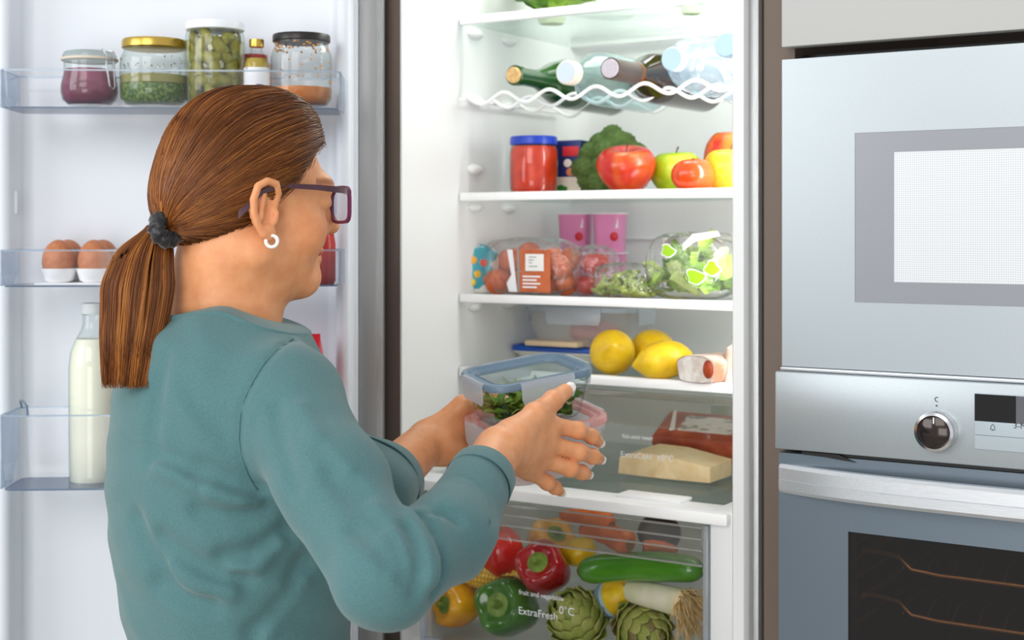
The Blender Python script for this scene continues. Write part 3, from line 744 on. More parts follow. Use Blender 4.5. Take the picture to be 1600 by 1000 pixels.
x, _ = F(862, 0.245); lettuce((x, 0.245, Z1), 0.088, 'leafy green lettuce lying on the left of the top glass shelf', 26, 1)
x, _ = F(1080, 0.27); lettuce((x, 0.27, Z1), 0.06, 'small green lettuce at the right end of the top glass shelf', 20, 2)

# ---- wine rack: bottles lie with their necks to the front
LIE = np.array([[1, 0, 0], [0, 0, 1], [0, -1, 0]], float)       # lathe z -> +y
def lying(name, label, px, py, y, prof, mat, capr, capl, capmat, seg=36, extra=None):
    x, k_ = F(px, y); z = CAM.z + (HORIZON - py) * k_
    t = thing(name, label, 'bottle', (x, y, z), group=None)
    b = MB().lathe(prof, seg, R=LIE).build('bottle_body', mat, t)
    MB().lathe([(0, -0.001), (capr * .9, -0.001), (capr, 0.001), (capr, capl), (capr * .9, capl + 0.0005)], 28, R=LIE).build('cap' if name != 'wine_bottle' else 'cork', capmat, t)
    return t
GREENGL = pm('green_bottle_glass', (26, 72, 22), 0.06, spec=0.8, coat=0.4)
lying('wine_bottle', 'green wine bottle with bare cork lying at the left of the wire rack', 801, 117, 0.105,
      [(0.0128, 0.004), (0.0142, 0.005), (0.0142, 0.016), (0.0125, 0.018), (0.0128, 0.055), (0.016, 0.075), (0.028, 0.105), (0.0355, 0.135), (0.036, 0.16), (0.036, 0.285), (0.03, 0.292), (0, 0.29)], GREENGL, 0.0112, 0.01, pm('cork', (226, 190, 130), 0.7, rgb2=(206, 164, 102), nscale=200))
t = lying('water_bottle', 'clear glass bottle with white screw cap lying between the two wine bottles', 885, 113, 0.098,
      [(0.0130, 0.012), (0.0138, 0.03), (0.022, 0.05), (0.034, 0.075), (0.0375, 0.10), (0.0375, 0.235), (0.033, 0.245), (0, 0.243)], clear('pale_glass', (232, 244, 246), 0.04, milky=0.2, milk=(216, 234, 238), edge=(198, 222, 226)), 0.0165, 0.016, pm('cream_cap', (232, 226, 214), 0.4))
MB().lathe([(0, -0.0022), (0.0135, -0.0022), (0.0135, -0.0008)], 28, R=LIE).build('cap_disc', pm('pale_blue_disc', (206, 220, 232), 0.4), t)
t = lying('wine_bottle', 'dark brown wine bottle with a foil-wrapped neck on the wire rack', 953, 107, 0.095,
      [(0.0136, 0.05), (0.0138, 0.078), (0.018, 0.09), (0.030, 0.108), (0.036, 0.13), (0.0365, 0.15), (0.0365, 0.285), (0.03, 0.292), (0, 0.29)], pm('dark_bottle_glass', (40, 22, 14), 0.06, spec=0.8, coat=0.4), 0.0135, 0.004, pm('foil_top', (186, 178, 186), 0.4, 0.5, bump=0.6, bscale=300))
MB().lathe([(0.0132, 0.0), (0.0145, 0.001), (0.0147, 0.066), (0.0142, 0.068)], 28, R=LIE).build('foil_sleeve', pm('dark_foil', (92, 76, 70), 0.35, 0.5), t)
MB().lathe([(0.0147, 0.066), (0.0152, 0.067), (0.0152, 0.074), (0.0145, 0.075)], 28, R=LIE).build('foil_band', pm('brown_band', (120, 72, 36), 0.4, 0.3), t)
WB = [(0.0135, 0.013), (0.0145, 0.020), (0.020, 0.028), (0.0195, 0.030), (0.028, 0.040), (0.0275, 0.042), (0.034, 0.054), (0.0335, 0.056), (0.038, 0.072), (0.0385, 0.095), (0.037, 0.098), (0.0385, 0.102), (0.0385, 0.13), (0.037, 0.133), (0.0385, 0.137), (0.0385, 0.205), (0.034, 0.213), (0, 0.205)]
CAPB = pm('pale_blue_cap', (186, 218, 244), 0.35)
lying('water_bottle', 'pale blue plastic water bottle with ribbed shoulder on the wire rack', 1050, 92, 0.105, WB, GLASS_BLUE, 0.0155, 0.014, CAPB)
lying('water_bottle', 'pale blue plastic water bottle at the far right of the wire rack', 1134, 70, 0.09, WB, GLASS_BLUE, 0.0155, 0.014, CAPB)

# ---- second shelf
def zs(z): return z + 0.0008
x, k_ = F(834, 0.185)
t = thing('tomato_sauce_jar', 'glass jar of red tomato sauce with a blue lid', 'jar', (x, 0.185, zs(Z2)))
R_ = 38 * k_; H_ = 90 * k_
glass_jar(t, R_, H_ - 0.006, R_ * .93, H_ - 0.016, foot=0.9)
MB().lathe([(0, 0.002), (R_ * .86, 0.0015), (R_ * .955, 0.008), (R_ * .965, H_ * .5), (R_ * .955, H_ - 0.022), (R_ * .9, H_ - 0.014), (0, H_ - 0.013)], 36).build('tomato_sauce', pm('tomato_sauce', (216, 60, 20), 0.35, rgb2=(190, 38, 12), nscale=60, namt=(.35, .65)), t, sharp=60)
lid(t, R_ * .98, H_ - 0.012, 0.012, pm('blue_lid', (28, 62, 178), 0.3))
x, k_ = F(892, 0.25)
t = thing('bean_carton', 'dark blue carton with a picture of beans behind the tomato sauce jar', 'carton', (x, 0.25, zs(Z2)), (0, 0, 0.08))
MB().rloft([(0, .050, .038, .002), (0.078, .050, .038, .002), (0.079, .048, .036, .002)], 2).build('carton_body', pm('navy_carton', (32, 48, 108), 0.4), t)
m = MB().box(-.0252, .0252, -.0196, -.019, 0.0, 0.026); m.build('cream_band', pm('cream_band', (226, 220, 204), 0.5), t)
m = MB(); m.add([(-.021, -.0199, .002), (.002, -.0199, .002), (.004, -.0199, .011), (-.006, -.0199, .015), (-.018, -.0199, .011)], [(0, 1, 2, 3, 4)]); m.build('printed_leaf', pm('printed_green', (40, 130, 44), 0.5), t)
m = MB(); m.box(-.004, .022, -.0202, -.0194, .056, .070, 0.0004); m.build('logo_block', pm('logo_red', (214, 48, 52), 0.5), t)
for q, (bx_, bz_, c__) in enumerate(((0.004, 0.046, (236, 228, 216)), (0.008, 0.033, (214, 130, 96)))):
    MB().ball((bx_, -.0195, bz_), (.0065, .0006, .006), 8, 14).build('printed_bean', pm('printed_bean_%d' % q, c__, 0.5), t)

def floret_head(loc, R, label):
    t = thing('broccoli', label, 'broccoli', loc)
    BR = pm('broccoli_floret', (104, 140, 66), 0.6, rgb2=(140, 172, 92), nscale=140, bump=1.0, bscale=500)
    BS = pm('broccoli_stalk', (150, 176, 100), 0.5)
    MB().lathe([(0, 0), (R * .30, 0), (R * .26, R * .4), (R * .5, R * .8), (0, R)], 16).build('stalk', BS, t)
    r_ = random.Random(4)
    # one bumpy floret shared by all
    def fl(t_, p):
        b = 1 + 0.10 * np.sin(9 * t_ + 3) * np.sin(8 * p) + 0.06 * np.sin(17 * t_) * np.cos(15 * p + 2)
        return (b * np.sin(t_) * np.cos(p), b * np.sin(t_) * np.sin(p), 0.85 * b * np.cos(t_))
    proto = MB().surf(fl, 26, 44).build('floret', BR, t, sharp=0)
    pts = [(0, 0, 1.62)]
    for zz, rr_, n in ((1.42, .38, 5), (1.12, .66, 8), (0.76, .80, 10), (0.40, .74, 9)):
        for i in range(n): a_ = i * 2 * PI / n + zz * 3; pts.append((rr_ * math.cos(a_), rr_ * math.sin(a_), zz))
    for i, (a_, b_, c_) in enumerate(pts):
        o = proto if i == 0 else proto.copy()
        if i: COL.objects.link(o); o.parent = t
        s_ = R * r_.uniform(.28, .36); o.scale = (s_, s_, s_)
        o.location = (a_ * R, b_ * R * .8, c_ * R); o.rotation_euler = (r_.uniform(-.6, .6), r_.uniform(-.6, .6), r_.uniform(0, 6))
    return t
x, k_ = F(956, 0.255); floret_head((x, 0.255, Z2), 0.0535, 'green broccoli head standing behind the red apple')

def apple_fn(R, squash=0.92, taper=0.12):
    def f(t_, p):
        lob = 1 + 0.018 * np.cos(5 * p) * np.sin(t_)
        r_ = R * np.sin(t_) * (1 + taper * np.cos(t_) * 0.8) * lob
        z_ = R * squash * (np.cos(t_) - 0.36 * np.exp(-(t_ / 0.36) ** 2) + 0.22 * np.exp(-((PI - t_) / 0.36) ** 2))
        return (r_ * np.cos(p), r_ * np.sin(p), z_ + 0 * p)
    return f
def apple(label, px, y, z, R, mat, squash=.92, tilt=(0.1, 0, 0), taper=.12, name='apple', cat='apple', sc=.88):
    x, k_ = F(px, y)
    t = thing(name, label, cat, (x, y, z + R * squash * sc), tilt)
    MB().surf(apple_fn(R, squash, taper), 30, 36).build('flesh', mat, t, sharp=0)
    MB().tube([(0, 0, R * squash * .6), (0.001, 0, R * squash * .85), (0.004, 0.001, R * squash * 1.06)], [0.0012, 0.001, 0.0014], 6).build('stem', pm('brown_stem', (92, 70, 40), 0.7), t)
    return t
apple('large red apple flushed with orange in front of the broccoli', 979, 0.185, Z2, 0.0395, pm('red_apple_skin', (196, 30, 22), 0.28, rgb2=(222, 118, 44), nscale=26, nstretch=(1, 1, .25), namt=(.46, .72), coat=.2), taper=.34, tilt=(0.25, 0.1, 0))
apple('bright green apple between the red apple and the orange tomato', 1057, 0.24, Z2, 0.0365, pm('green_apple_skin', (162, 190, 22), 0.3, rgb2=(190, 206, 60), nscale=30, coat=.2))
def tomato(label, px, y, z, R, mat, sq=.76, **kw):
    x, k_ = F(px, y)
    t = thing('tomato', label, 'tomato', (x, y, z + R * sq * .98), **kw)
    MB().surf(lambda t_, p: (R * np.sin(t_) ** .8 * (1 + .02 * np.cos(6 * p)) * np.cos(p), R * np.sin(t_) ** .8 * (1 + .02 * np.cos(6 * p)) * np.sin(p), R * sq * (np.cos(t_) - .12 * np.exp(-(t_ / .35) ** 2)) + 0 * p), 24, 36).build('flesh', mat, t, sharp=0)
    m = MB()
    for i in range(5):
        a_ = i * 2 * PI / 5; m.add([(0, 0, R * sq * .9), (R * .14 * math.cos(a_ - .6), R * .14 * math.sin(a_ - .6), R * sq * .93), (R * .5 * math.cos(a_), R * .5 * math.sin(a_), R * sq * .97), (R * .14 * math.cos(a_ + .6), R * .14 * math.sin(a_ + .6), R * sq * .93)], [(0, 1, 2, 3)])
    m.build('calyx', STEM, t)
    return t
TOM = pm('orange_red_tomato_skin', (232, 96, 28), 0.22, rgb2=(218, 72, 20), nscale=16, coat=.3)
tomato('orange-red tomato in front of the green apple', 1084, 0.165, Z2, 0.0305, TOM, .74)
YAP = pm('yellow_apple_skin', (228, 190, 24), 0.3, rgb2=(214, 150, 40), nscale=18, coat=.2)
apple('yellow apple at the right end of the second shelf', 1142, 0.20, Z2, 0.036, YAP)
apple('red and yellow apple in the back right corner of the second shelf', 1150, 0.285, Z2, 0.044, pm('mixed_apple_skin', (190, 44, 40), 0.3, rgb2=(214, 120, 40), nscale=24, nstretch=(1, 1, .3), coat=.2), squash=1.15, taper=.1)
x, k_ = F(1124, 0.235)
t = thing('lemon', 'small yellow lemon behind the orange-red tomato', 'lemon', (x, 0.235, zs(Z2) + 0.013), (0, 0, .6))
MB().surf(lambda t_, p: (0.013 * np.sin(t_) * np.cos(p), 0.013 * np.sin(t_) * np.sin(p), 0.02 * np.cos(t_) + 0 * p), 14, 20, R=rotm(0, PI / 2, 0)).build('peel', pm('lemon_peel', (236, 196, 22), 0.35, rgb2=(226, 180, 14), nscale=60, bump=.35, bscale=420, coat=.15), t)

# ---- third shelf
def yogurt(label, px, y, z):
    x, k_ = F(px, y)
    t = thing('yogurt_pot', label, 'yogurt', (x, y, z), (0, 0, 0.25))
    MB().rloft([(0, .040, .040, .010), (0.002, .042, .042, .011), (0.057, .0475, .0475, .013), (0.058, .0485, .0485, .013)]).build('pot', pm('pink_pot', (236, 146, 196), 0.4), t)
    MB().rloft([(0.058, .051, .051, .010), (0.0595, .051, .051, .010)]).build('foil_lid', pm('white_foil', (240, 236, 238), 0.4), t)
    MB().ball((0.012, -0.0225, 0.024), (.0065, .0014, .007), 8, 12).build('printed_strawberry', pm('strawberry_red', (206, 36, 50), 0.4), t)
    MB().box(0.006, 0.018, -0.0242, -0.0232, 0.036, 0.050, R=rotm(math.radians(-3), 0, 0)).build('printed_label', PAPER, t)
    return t
for px, a_ in ((899, 'left'), (953, 'right')):
    y_ = 0.36
    yogurt('pink yogurt pot at the bottom of the %s-hand stack, half hidden by the bags' % a_, px, y_, zs(Z3))
    yogurt('pink yogurt pot on top of the %s-hand stack' % a_, px, y_, zs(Z3) + 0.0602)

def bag(parent, hw, hd, h, seed, mat=FILM, name='film', tail=None, nt=30, nph=44, amp=.07):
    r_ = np.random.default_rng(seed); cs = [(r_.integers(2, 7), r_.integers(2, 9), r_.uniform(0, 6), r_.uniform(0, 6), r_.uniform(.3, 1)) for _ in range(9)]
    def f(t_, p):
        b = 1 + 0 * p
        for a_, c_, p1, p2, w in cs: b = b + amp * .5 * w * np.sin(a_ * t_ + p1) * np.sin(c_ * p + p2)
        ct = np.cos(t_); st = np.sin(t_) ** .55
        z_ = np.sign(ct) * np.abs(ct) ** .6 * h / 2 * (1 + (b - 1) * (ct > 0)) + h / 2
        return (hw * st * b * np.sign(np.cos(p)) * np.abs(np.cos(p)) ** .75, hd * st * b * np.sign(np.sin(p)) * np.abs(np.sin(p)) ** .75, np.maximum(z_, 0.0005))
    return MB().surf(f, nt, nph).build(name, mat, parent, sharp=0)
# bag of oranges/carrots in printed film
x, k_ = F(832, 0.21)
t = thing('tangerine_bag', 'clear bag of orange tangerines with a white price label on the third shelf', 'bag of fruit', (x, 0.21, zs(Z3)))
bag(t, 0.078, 0.045, 0.082, 5)
m_or = pm('tangerine_peel', (226, 116, 62), 0.4, rgb2=(206, 90, 40), nscale=40, bump=.3, bscale=400)
LX = [(-.044, .004, .019), (-.012, -.014, .019), (.024, -.006, .019), (.05, .006, .018), (-.03, .022, .021), (.008, .024, .02), (-.028, -.006, .05), (.006, .0, .052), (.034, .004, .05), (-.05, -.016, .018), (-.046, .012, .048), (.048, .022, .05), (-.012, .012, .058), (.052, -.012, .042)]
tang = []
for i, p in enumerate(LX):
    o = MB().surf(apple_fn(0.0195, .9, .0), 14, 18).build('tangerine', m_or) if i == 0 else tang[0].copy()
    if i: COL.objects.link(o)
    o.location = Vector((x, 0.21, zs(Z3))) + Vector(p); o.rotation_euler = (rng.uniform(-1, 1), rng.uniform(-1, 1), 0)
    tag(o, 'orange tangerine among others inside the labelled clear bag', 'tangerine', 'tangerines in the clear bag'); tang.append(o)
fr_ = lambda px_, y_: F(px_, y_)[0] - x
RB = rotm(math.radians(-8), 0, 0)
MB().box(.008, .058, -.0472, -.0462, .006, .066, t=(0, 0, 0)).build('brown_print_panel', pm('brown_print', (178, 84, 40), 0.3, rgb2=(200, 104, 60), nscale=30), t)
MB().box(.018, .048, -.0486, -.0476, .036, .060).build('price_label', PAPER, t)
m = MB()
for z_, w_ in ((.055, .012), (.051, .008), (.047, .005), (.042, .014)): m.box(.024, .024 + w_, -.0491, -.0486, z_, z_ + .0012)
tag(m.build('label_print', pm('faint_print', (150, 150, 150), 0.6), t), kind='stuff')
m = MB()
for i in range(4): m.box(.013, .036 + .006 * (i % 2), -.0478, -.0472, .012 + i * .005, .0142 + i * .005)
tag(m.build('white_print_line', PRINT, t), kind='stuff')
m = MB(); m.add([(-.014, -.0466, .066), (-.004, -.0476, .066), (.002, -.0478, .02), (.004, -.0478, .006), (-.01, -.0478, .006), (-.014, -.0476, .018), (-.006, -.0478, .03)], [(0, 1, 2, 6), (6, 2, 3, 4, 5)]); m.build('white_print_swoosh', PRINT, t, sharp=0)
m = MB(); m.box(.004, .0075, -.0476, -.0466, .006, .067); m.build('grey_print_stripe', pm('grey_print', (150, 146, 140), 0.4), t)
# teal patterned bag
x, k_ = F(748, 0.185)
t = thing('snack_bag', 'small teal bag with orange flower pattern at the left end of the third shelf', 'bag', (x, 0.185, zs(Z3)), (0, 0, 0.9))
bag(t, 0.030, 0.012, 0.070, 9, pm('teal_pattern_film', (62, 168, 186), 0.25, rgb2=(240, 240, 236), nscale=26, namt=(.5, .53), coat=.5), 'printed_film', amp=.06)
for i, (a_, z_, c_) in enumerate(((-.012, .050, (240, 170, 60)), (.004, .046, (232, 90, 60)), (-.006, .030, (236, 190, 60)), (.008, .022, (238, 120, 50)), (-.014, .018, (226, 200, 60)))):
    MB().ball((a_, -.0118, z_), (.0062, .0016, .006), 7, 12).build('printed_flower', pm('flower_%d' % i, c_, .4), t)
# tomato bag
x, k_ = F(928, 0.24)
tb = thing('tomato_bag', 'clear bag of red tomatoes between the tangerine bag and the beans', 'bag of tomatoes', (x, 0.24, zs(Z3)))
bag(tb, 0.032, 0.034, 0.070, 21)
RT = pm('red_tomato_skin', (206, 44, 24), 0.22, rgb2=(186, 30, 18), nscale=20, coat=.3)
tomato('red tomato topmost in the clear bag behind the beans', 931, 0.235, zs(Z3) + 0.029, 0.021, RT, .8)
tomato('red tomato low in the clear bag beside the tangerines', 916, 0.235, zs(Z3), 0.019, RT, .8)
tomato('red tomato low in the clear bag beside the beans', 948, 0.245, zs(Z3), 0.019, RT, .8)
# bean bag
x, k_ = F(980, 0.185)
t = thing('bean_bag', 'clear bag of chopped green beans lying at the middle of the third shelf', 'bag of beans', (x, 0.185, zs(Z3)))
bag(t, 0.048, 0.034, 0.048, 31)
m = MB(); r_ = random.Random(8)
for i in range(170):
    th_ = r_.uniform(0, 2 * PI); q = math.sqrt(r_.random()); c_ = (q * .042 * math.cos(th_), q * .028 * math.sin(th_), 0.006 + r_.random() * .033 * (1 - q * q * .6))
    m.ball(c_, (.0036, .0036, r_.uniform(.006, .010)), 6, 7, R=rotm(r_.uniform(0, 3), r_.uniform(0, 3), 0))
tag(m.build('chopped_beans', pm('bean_green', (128, 150, 52), 0.4, rgb2=(176, 190, 92), nscale=60), t), kind='stuff')
# salad bag
x, k_ = F(1082, 0.20); xs = x
t = thing('salad_bag', 'puffed clear salad bag with white and green print at the right of the third shelf', 'bag of salad', (x, 0.20, zs(Z3)))
bag(t, 0.062, 0.046, 0.088, 41)
r_ = random.Random(9); protos = []
for i in range(46):
    if i < 5: o = MB().add(*leaf_mesh(0.045, 0.016, 0.012, 0.005, 50 + i, 8, 7)).build('salad_leaf', LEAF[i % 2] if i != 3 else pm('pale_leaf', (190, 210, 120), .45), t, sharp=0); protos.append(o)
    else: o = protos[i % 5].copy(); COL.objects.link(o); o.parent = t
    q = math.sqrt(r_.random()); th_ = r_.uniform(0, 2 * PI)
    o.location = (q * .04 * math.cos(th_), q * .028 * math.sin(th_), .014 + r_.random() * .048 * (1 - .5 * q))
    o.rotation_euler = (r_.uniform(-1.2, 1.2), r_.uniform(-1.2, 1.2), r_.uniform(0, 6))
GP = pm('lime_print', (150, 196, 30), 0.3)
def blob_print(cx_, cz_, s_, yy, nm, mat, k0):
    n = 16; V = [(cx_ + s_ * (1 + .28 * math.sin(3 * a_ + k0)) * math.cos(a_), yy, cz_ + s_ * .8 * (1 + .2 * math.cos(2 * a_ + k0)) * math.sin(a_)) for a_ in np.linspace(0, 2 * PI, n, endpoint=False)]
    MB().add(V, [tuple(range(n))]).build(nm, mat, t, sharp=0)
for cx_, cz_, s_, q in ((.026, .032, .012, 1.), (-.014, .066, .009, 2.), (.050, .044, .010, 3.)):
    blob_print(cx_, cz_, s_ + .0018, -.0468, 'white_print_patch', PRINT, q); blob_print(cx_, cz_, s_, -.0474, 'lime_print_patch', GP, q)
MB().add([(.002, -.036, .074), (.016, -.034, .088), (.050, -.030, .092), (.054, -.030, .086), (.022, -.040, .078), (.006, -.042, .066)], [(0, 1, 2, 3, 4, 5)]).build('white_print_tag', PRINT, t, sharp=0)

# ---- fourth shelf
def food_box(name, label, cat, loc, R, w, d, h, lidmat, body, clipmat, lidwin=None, clips=True, taper=.88, gasket=None, group=None, ridges=0):
    """locking food container; R is its 3x3 orientation, origin at the middle of its base"""
    t = thing(name, label, cat, loc, Matrix(np.asarray(R).tolist()).to_euler())
    r0 = min(w, d) * .22
    hb = h - 0.0078
    secs = [(0.0, w * taper - .012, d * taper - .012, r0), (0.0012, w * taper - .004, d * taper - .004, r0), (0.006, w * taper, d * taper, r0)]
    for i in range(1, 5): f_ = i / 4; secs.append((0.006 + (hb - .008) * f_, w * (taper + (.955 - taper) * f_), d * (taper + (.955 - taper) * f_), r0))
    MB().rloft(secs, 7, cap1=False).build('container', body, t, sharp=50)
    m = MB(); m.rloft([(hb - .0035, w * .985, d * .985, r0), (hb - .0005, w * .99, d * .99, r0), (hb - .0005, w * .93, d * .93, r0), (hb - .0035, w * .93, d * .93, r0), (hb - .0035, w * .985, d * .985, r0)], 7, cap0=False, cap1=False)
    m.build('rim', body, t)
    if ridges:
        for i in range(ridges):
            z_ = 0.012 + i * .008; f_ = (z_ - .006) / (hb - .008); ww = w * (taper + (.955 - taper) * f_) + .0012; dd = d * (taper + (.955 - taper) * f_) + .0012
            MB().rloft([(z_, ww - .002, dd - .002, r0), (z_ + .001, ww, dd, r0), (z_ + .002, ww - .002, dd - .002, r0)], 7, cap0=False, cap1=False).build('moulded_ridge', body, t)
    m = MB(); m.rloft([(hb, w, d, r0), (h - .0015, w, d, r0), (h, w - .002, d - .002, r0), (h, w - .012, d - .012, r0 * .9), (h - .0035, w - .016, d - .016, r0 * .85), (h - .0035, w - .026, d - .026, r0 * .75), (h - .002, w - .028, d - .028, r0 * .7), (h - .0055, w - .034, d - .034, r0 * .6), (h - .0065, w - .034, d - .034, r0 * .6), (hb, w - .034, d - .034, r0 * .6), (hb, w, d, r0)], 7, cap0=False, cap1=False)
    ld = m.build('lid', lidmat, t, sharp=50)
    MB().rloft([(h - .0062, w - .034, d - .034, r0 * .6), (h - .0058, w - .034, d - .034, r0 * .6)], 7).build('lid_window', lidwin or FROST, ld, sharp=50)
    if gasket is not None:
        MB().rloft([(hb - .0004, w * .994, d * .994, r0), (hb + .0006, w * .994, d * .994, r0), (hb + .0006, w * .95, d * .95, r0), (hb - .0004, w * .95, d * .95, r0), (hb - .0004, w * .994, d * .994, r0)], 7, cap0=False, cap1=False).build('gasket', gasket, ld)
    if clips:
        for (ax, sgn) in ((0, -1), (0, 1), (1, -1), (1, 1)):
            L_ = (d if ax == 0 else w) * .50; off = (w if ax == 0 else d) / 2
            m = MB(); hgt = min(.026, h * .5)
            V = [(-L_ / 2, 0.0015), (L_ / 2, 0.0015), (L_ / 2, 0.0035), (-L_ / 2, .0035)]
            prof_ = [(-.002, .0), (.0022, -.0002), (.0032, -.004), (.0030, -hgt), (.0016, -hgt), (.0016, -.004), (.0006, -.002), (-.002, -.002)]
            Lp = []
            for q, e in ((-L_ / 2, .75), (-L_ / 2 + .003, 1), (L_ / 2 - .003, 1), (L_ / 2, .75)):
                Lp.append([(q, -(off + y_), h + (z_ if z_ > -.01 else -hgt * (.0 + e))) for y_, z_ in prof_])
            m.loops(Lp, R=rotm(0, 0, {(0, -1): -PI / 2, (0, 1): PI / 2, (1, -1): 0, (1, 1): PI}[(ax, sgn)]))
            m.build('clip', clipmat, ld, sharp=50)
    return t
I3 = np.eye(3)
CLIP = clear('clear_clip', (236, 243, 250), 0.15, milky=0.45, milk=(246, 251, 255))
DG = pm('slate_grey_plastic', (92, 104, 118), 0.4)
x, k_ = F(858, 0.285)
bb = food_box('food_container', 'shallow white container with a bright blue lid under the larger box', 'food container', (x + .016, 0.315, zs(Z4)), rotm(0, 0, .05), .155, .105, .025, pm('bright_blue_lid', (24, 86, 190), 0.3), pm('white_container', (222, 224, 216), .4), CLIP, lidwin=pm('bright_blue_lid', (24, 86, 190), 0.3), clips=False)
x2, k_ = F(905, 0.30)
tbx = food_box('food_container', 'clear clip-lid container of raw meat standing on the blue-lidded box', 'food container', (x2 + .012, 0.315, zs(Z4) + .0252), rotm(0, 0, .05), .178, .115, .060, CLIP, clear('box_plastic', (250, 250, 248), .1, milky=.45, milk=(235, 232, 230)), CLIP, gasket=DG, taper=.86)
t = tag(MB().surf(lambda t_, p: (.04 * np.sin(t_) * np.cos(p) * (1 + .1 * np.sin(3 * p)), .03 * np.sin(t_) * np.sin(p), .018 * np.cos(t_) * (1 + .15 * np.cos(2 * p))), 16, 24).build('raw_meat', pm('raw_meat', (226, 150, 150), .4, rgb2=(206, 96, 100), nscale=30)), 'pink piece of raw meat inside the clear clip-lid container', 'meat')
t.location = (x2 + .020, 0.305, zs(Z4) + .0252 + .021)
t = tag(MB().box(-.06, .03, -.02, .02, 0, .008, .002).build('cheese_slice', pm('pale_cheese', (236, 212, 176), .5)), 'pale flat slice of cheese in the clear clip-lid container', 'cheese')
t.location = (x2 - .004, 0.268, zs(Z4) + .0265)
def lemon(label, px, y, z, R, L, rot, name='lemon'):
    x, k_ = F(px, y)
    t = thing(name, label, 'lemon', (x, y, z), rot)
    def f(t_, p):
        c_ = np.cos(t_); nip = np.exp(-((t_) / .28) ** 2) * .16 - .0 + np.exp(-((PI - t_) / .28) ** 2) * -.07
        return (R * np.sin(t_) * np.cos(p), R * np.sin(t_) * np.sin(p), L * (c_ + nip) + 0 * p)
    MB().surf(f, 28, 32).build('peel', pm('lemon_peel', (236, 196, 22), 0.35), t, sharp=0)
    MB().ball((0, 0, -L * 1.06), (.003, .003, .0015), 6, 8).build('stem_scar', pm('stem_scar', (150, 140, 60), .7), t)
    return t
lemon('round yellow lemon facing the front beside the blue lid', 957, 0.165, zs(Z4) + .031, .031, .032, (1.2, 0, .5))
lemon('yellow lemon behind the pair on the fourth shelf', 1020, 0.225, zs(Z4) + .030, .030, .034, (PI / 2, 0, 1.2))
lemon('yellow lemon lying tilted with its pointed end to the front left', 1037, 0.150, zs(Z4) + .0255, .0255, .037, (PI / 2 + .18, 0, -.95))
# wrapped sausage pack
x, k_ = F(1112, 0.155)
t = thing('sausage_pack', 'white and brown wrapped sausage pack at the right of the fourth shelf', 'packet', (x, 0.155, zs(Z4)), (0, 0, -.2))
m = MB(); n = 26; Lp = []
for y_, s_ in ((-.036, .96), (-.02, 1), (.03, 1), (.08, .95), (.084, .6)):
    Lp.append([(s_ * .030 * np.sign(math.cos(a_)) * abs(math.cos(a_)) ** .5 * (1 + .05 * math.sin(5 * a_)), y_, .0185 + s_ * .018 * np.sign(math.sin(a_)) * abs(math.sin(a_)) ** .6) for a_ in np.arange(n) * 2 * PI / n])
m.loops(Lp, cap0=False); m.build('wrapper', pm('greaseproof_wrap', (214, 196, 184), .4, rgb2=(160, 110, 84), nscale=22, namt=(.42, .6), coat=.4, bump=.6, bscale=60), t)
m = MB(); m.loops([[(p[0] * .98, -.0355, .0185 + (p[2] - .0185) * .96) for p in Lp[0]], [(p[0] * .98, -.034, .0185 + (p[2] - .0185) * .96) for p in Lp[0]]]); m.build('white_end', pm('crumpled_white', (240, 236, 230), .6, rgb2=(214, 200, 188), nscale=60, bump=.8, bscale=150), t)
MB().ball((.020, -.034, .020), (.009, .004, .013), 10, 14).build('sausage_end', pm('sausage_red', (176, 74, 34), .4, rgb2=(150, 54, 24), nscale=60), t)
x, k_ = F(1158, 0.17)
t = thing('sausage_pack', 'brown wrapped packet squeezed against the right wall of the fourth shelf', 'packet', (x, 0.19, zs(Z4)), (0, 0, .1))
MB().rloft([(0, .03, .10, .006), (.004, .034, .104, .008), (.046, .03, .10, .01), (.05, .02, .09, .008)]).build('wrapper', pm('greaseproof_wrap', (214, 196, 184), .4), t)

# ---- meat drawer
x, k_ = F(1048, 0.19)
t = thing('cheese_wedge', 'long pale wedge of cheese lying in the clear meat drawer', 'cheese', (x - .012, 0.190, Z5 + .0075))
x0_, x1_ = -.052, .085
m = MB(); m.loops([[(x0_, -.03, 0), (x0_ + .01, .03, 0), (x0_ + .012, .03, .028), (x0_ + .002, -.03, .022)], [(x0_ + .035, -.035, 0), (x0_ + .03, .035, 0), (x0_ + .03, .035, .034), (x0_ + .035, -.035, .031)], [(.02, -.037, 0), (.02, .04, 0), (.02, .04, .032), (.02, -.037, .030)], [(x1_, -.034, 0), (x1_, .036, 0), (x1_, .036, .022), (x1_, -.034, .020)]])
m.build('cheese_body', pm('parmesan', (246, 224, 178), .5, rgb2=(238, 210, 158), nscale=50), t, sharp=30)
t = thing('sliced_meat_pack', 'flat red-brown pack of sliced meat with white label behind the cheese wedge', 'packet', (x + .020, 0.290, Z5 + .0185), (math.radians(30), 0, -.06))
MB().rloft([(0.018, .150, .066, .004), (.048, .150, .066, .004), (.052, .142, .060, .004)], 2).build('tray', pm('sliced_meat', (150, 62, 40), .3, rgb2=(180, 92, 62), nscale=26, coat=.6), t)
MB().box(-.040, .058, -.012, .022, .0516, .0526).build('label', pm('printed_white_label', (226, 222, 220), .5, rgb2=(150, 140, 140), nscale=120, nstretch=(.3, 1, 1), namt=(.52, .56)), t)
MB().add([(-.066, .030, .0526), (-.062, .032, .0526), (-.044, -.012, .0526), (-.051, -.016, .0526)], [(0, 1, 2, 3)]).build('white_print', PRINT, t)
t = thing('pale_packet', 'thin pale blue packet behind the sliced meat in the meat drawer', 'packet', (x + .03, 0.40, Z5 + .0075))
MB().rloft([(0, .13, .02, .004), (.07, .13, .012, .003)], 2).build('wrapper', pm('pale_blue_wrap', (196, 204, 220), .35, rgb2=(150, 170, 150), nscale=20), t)

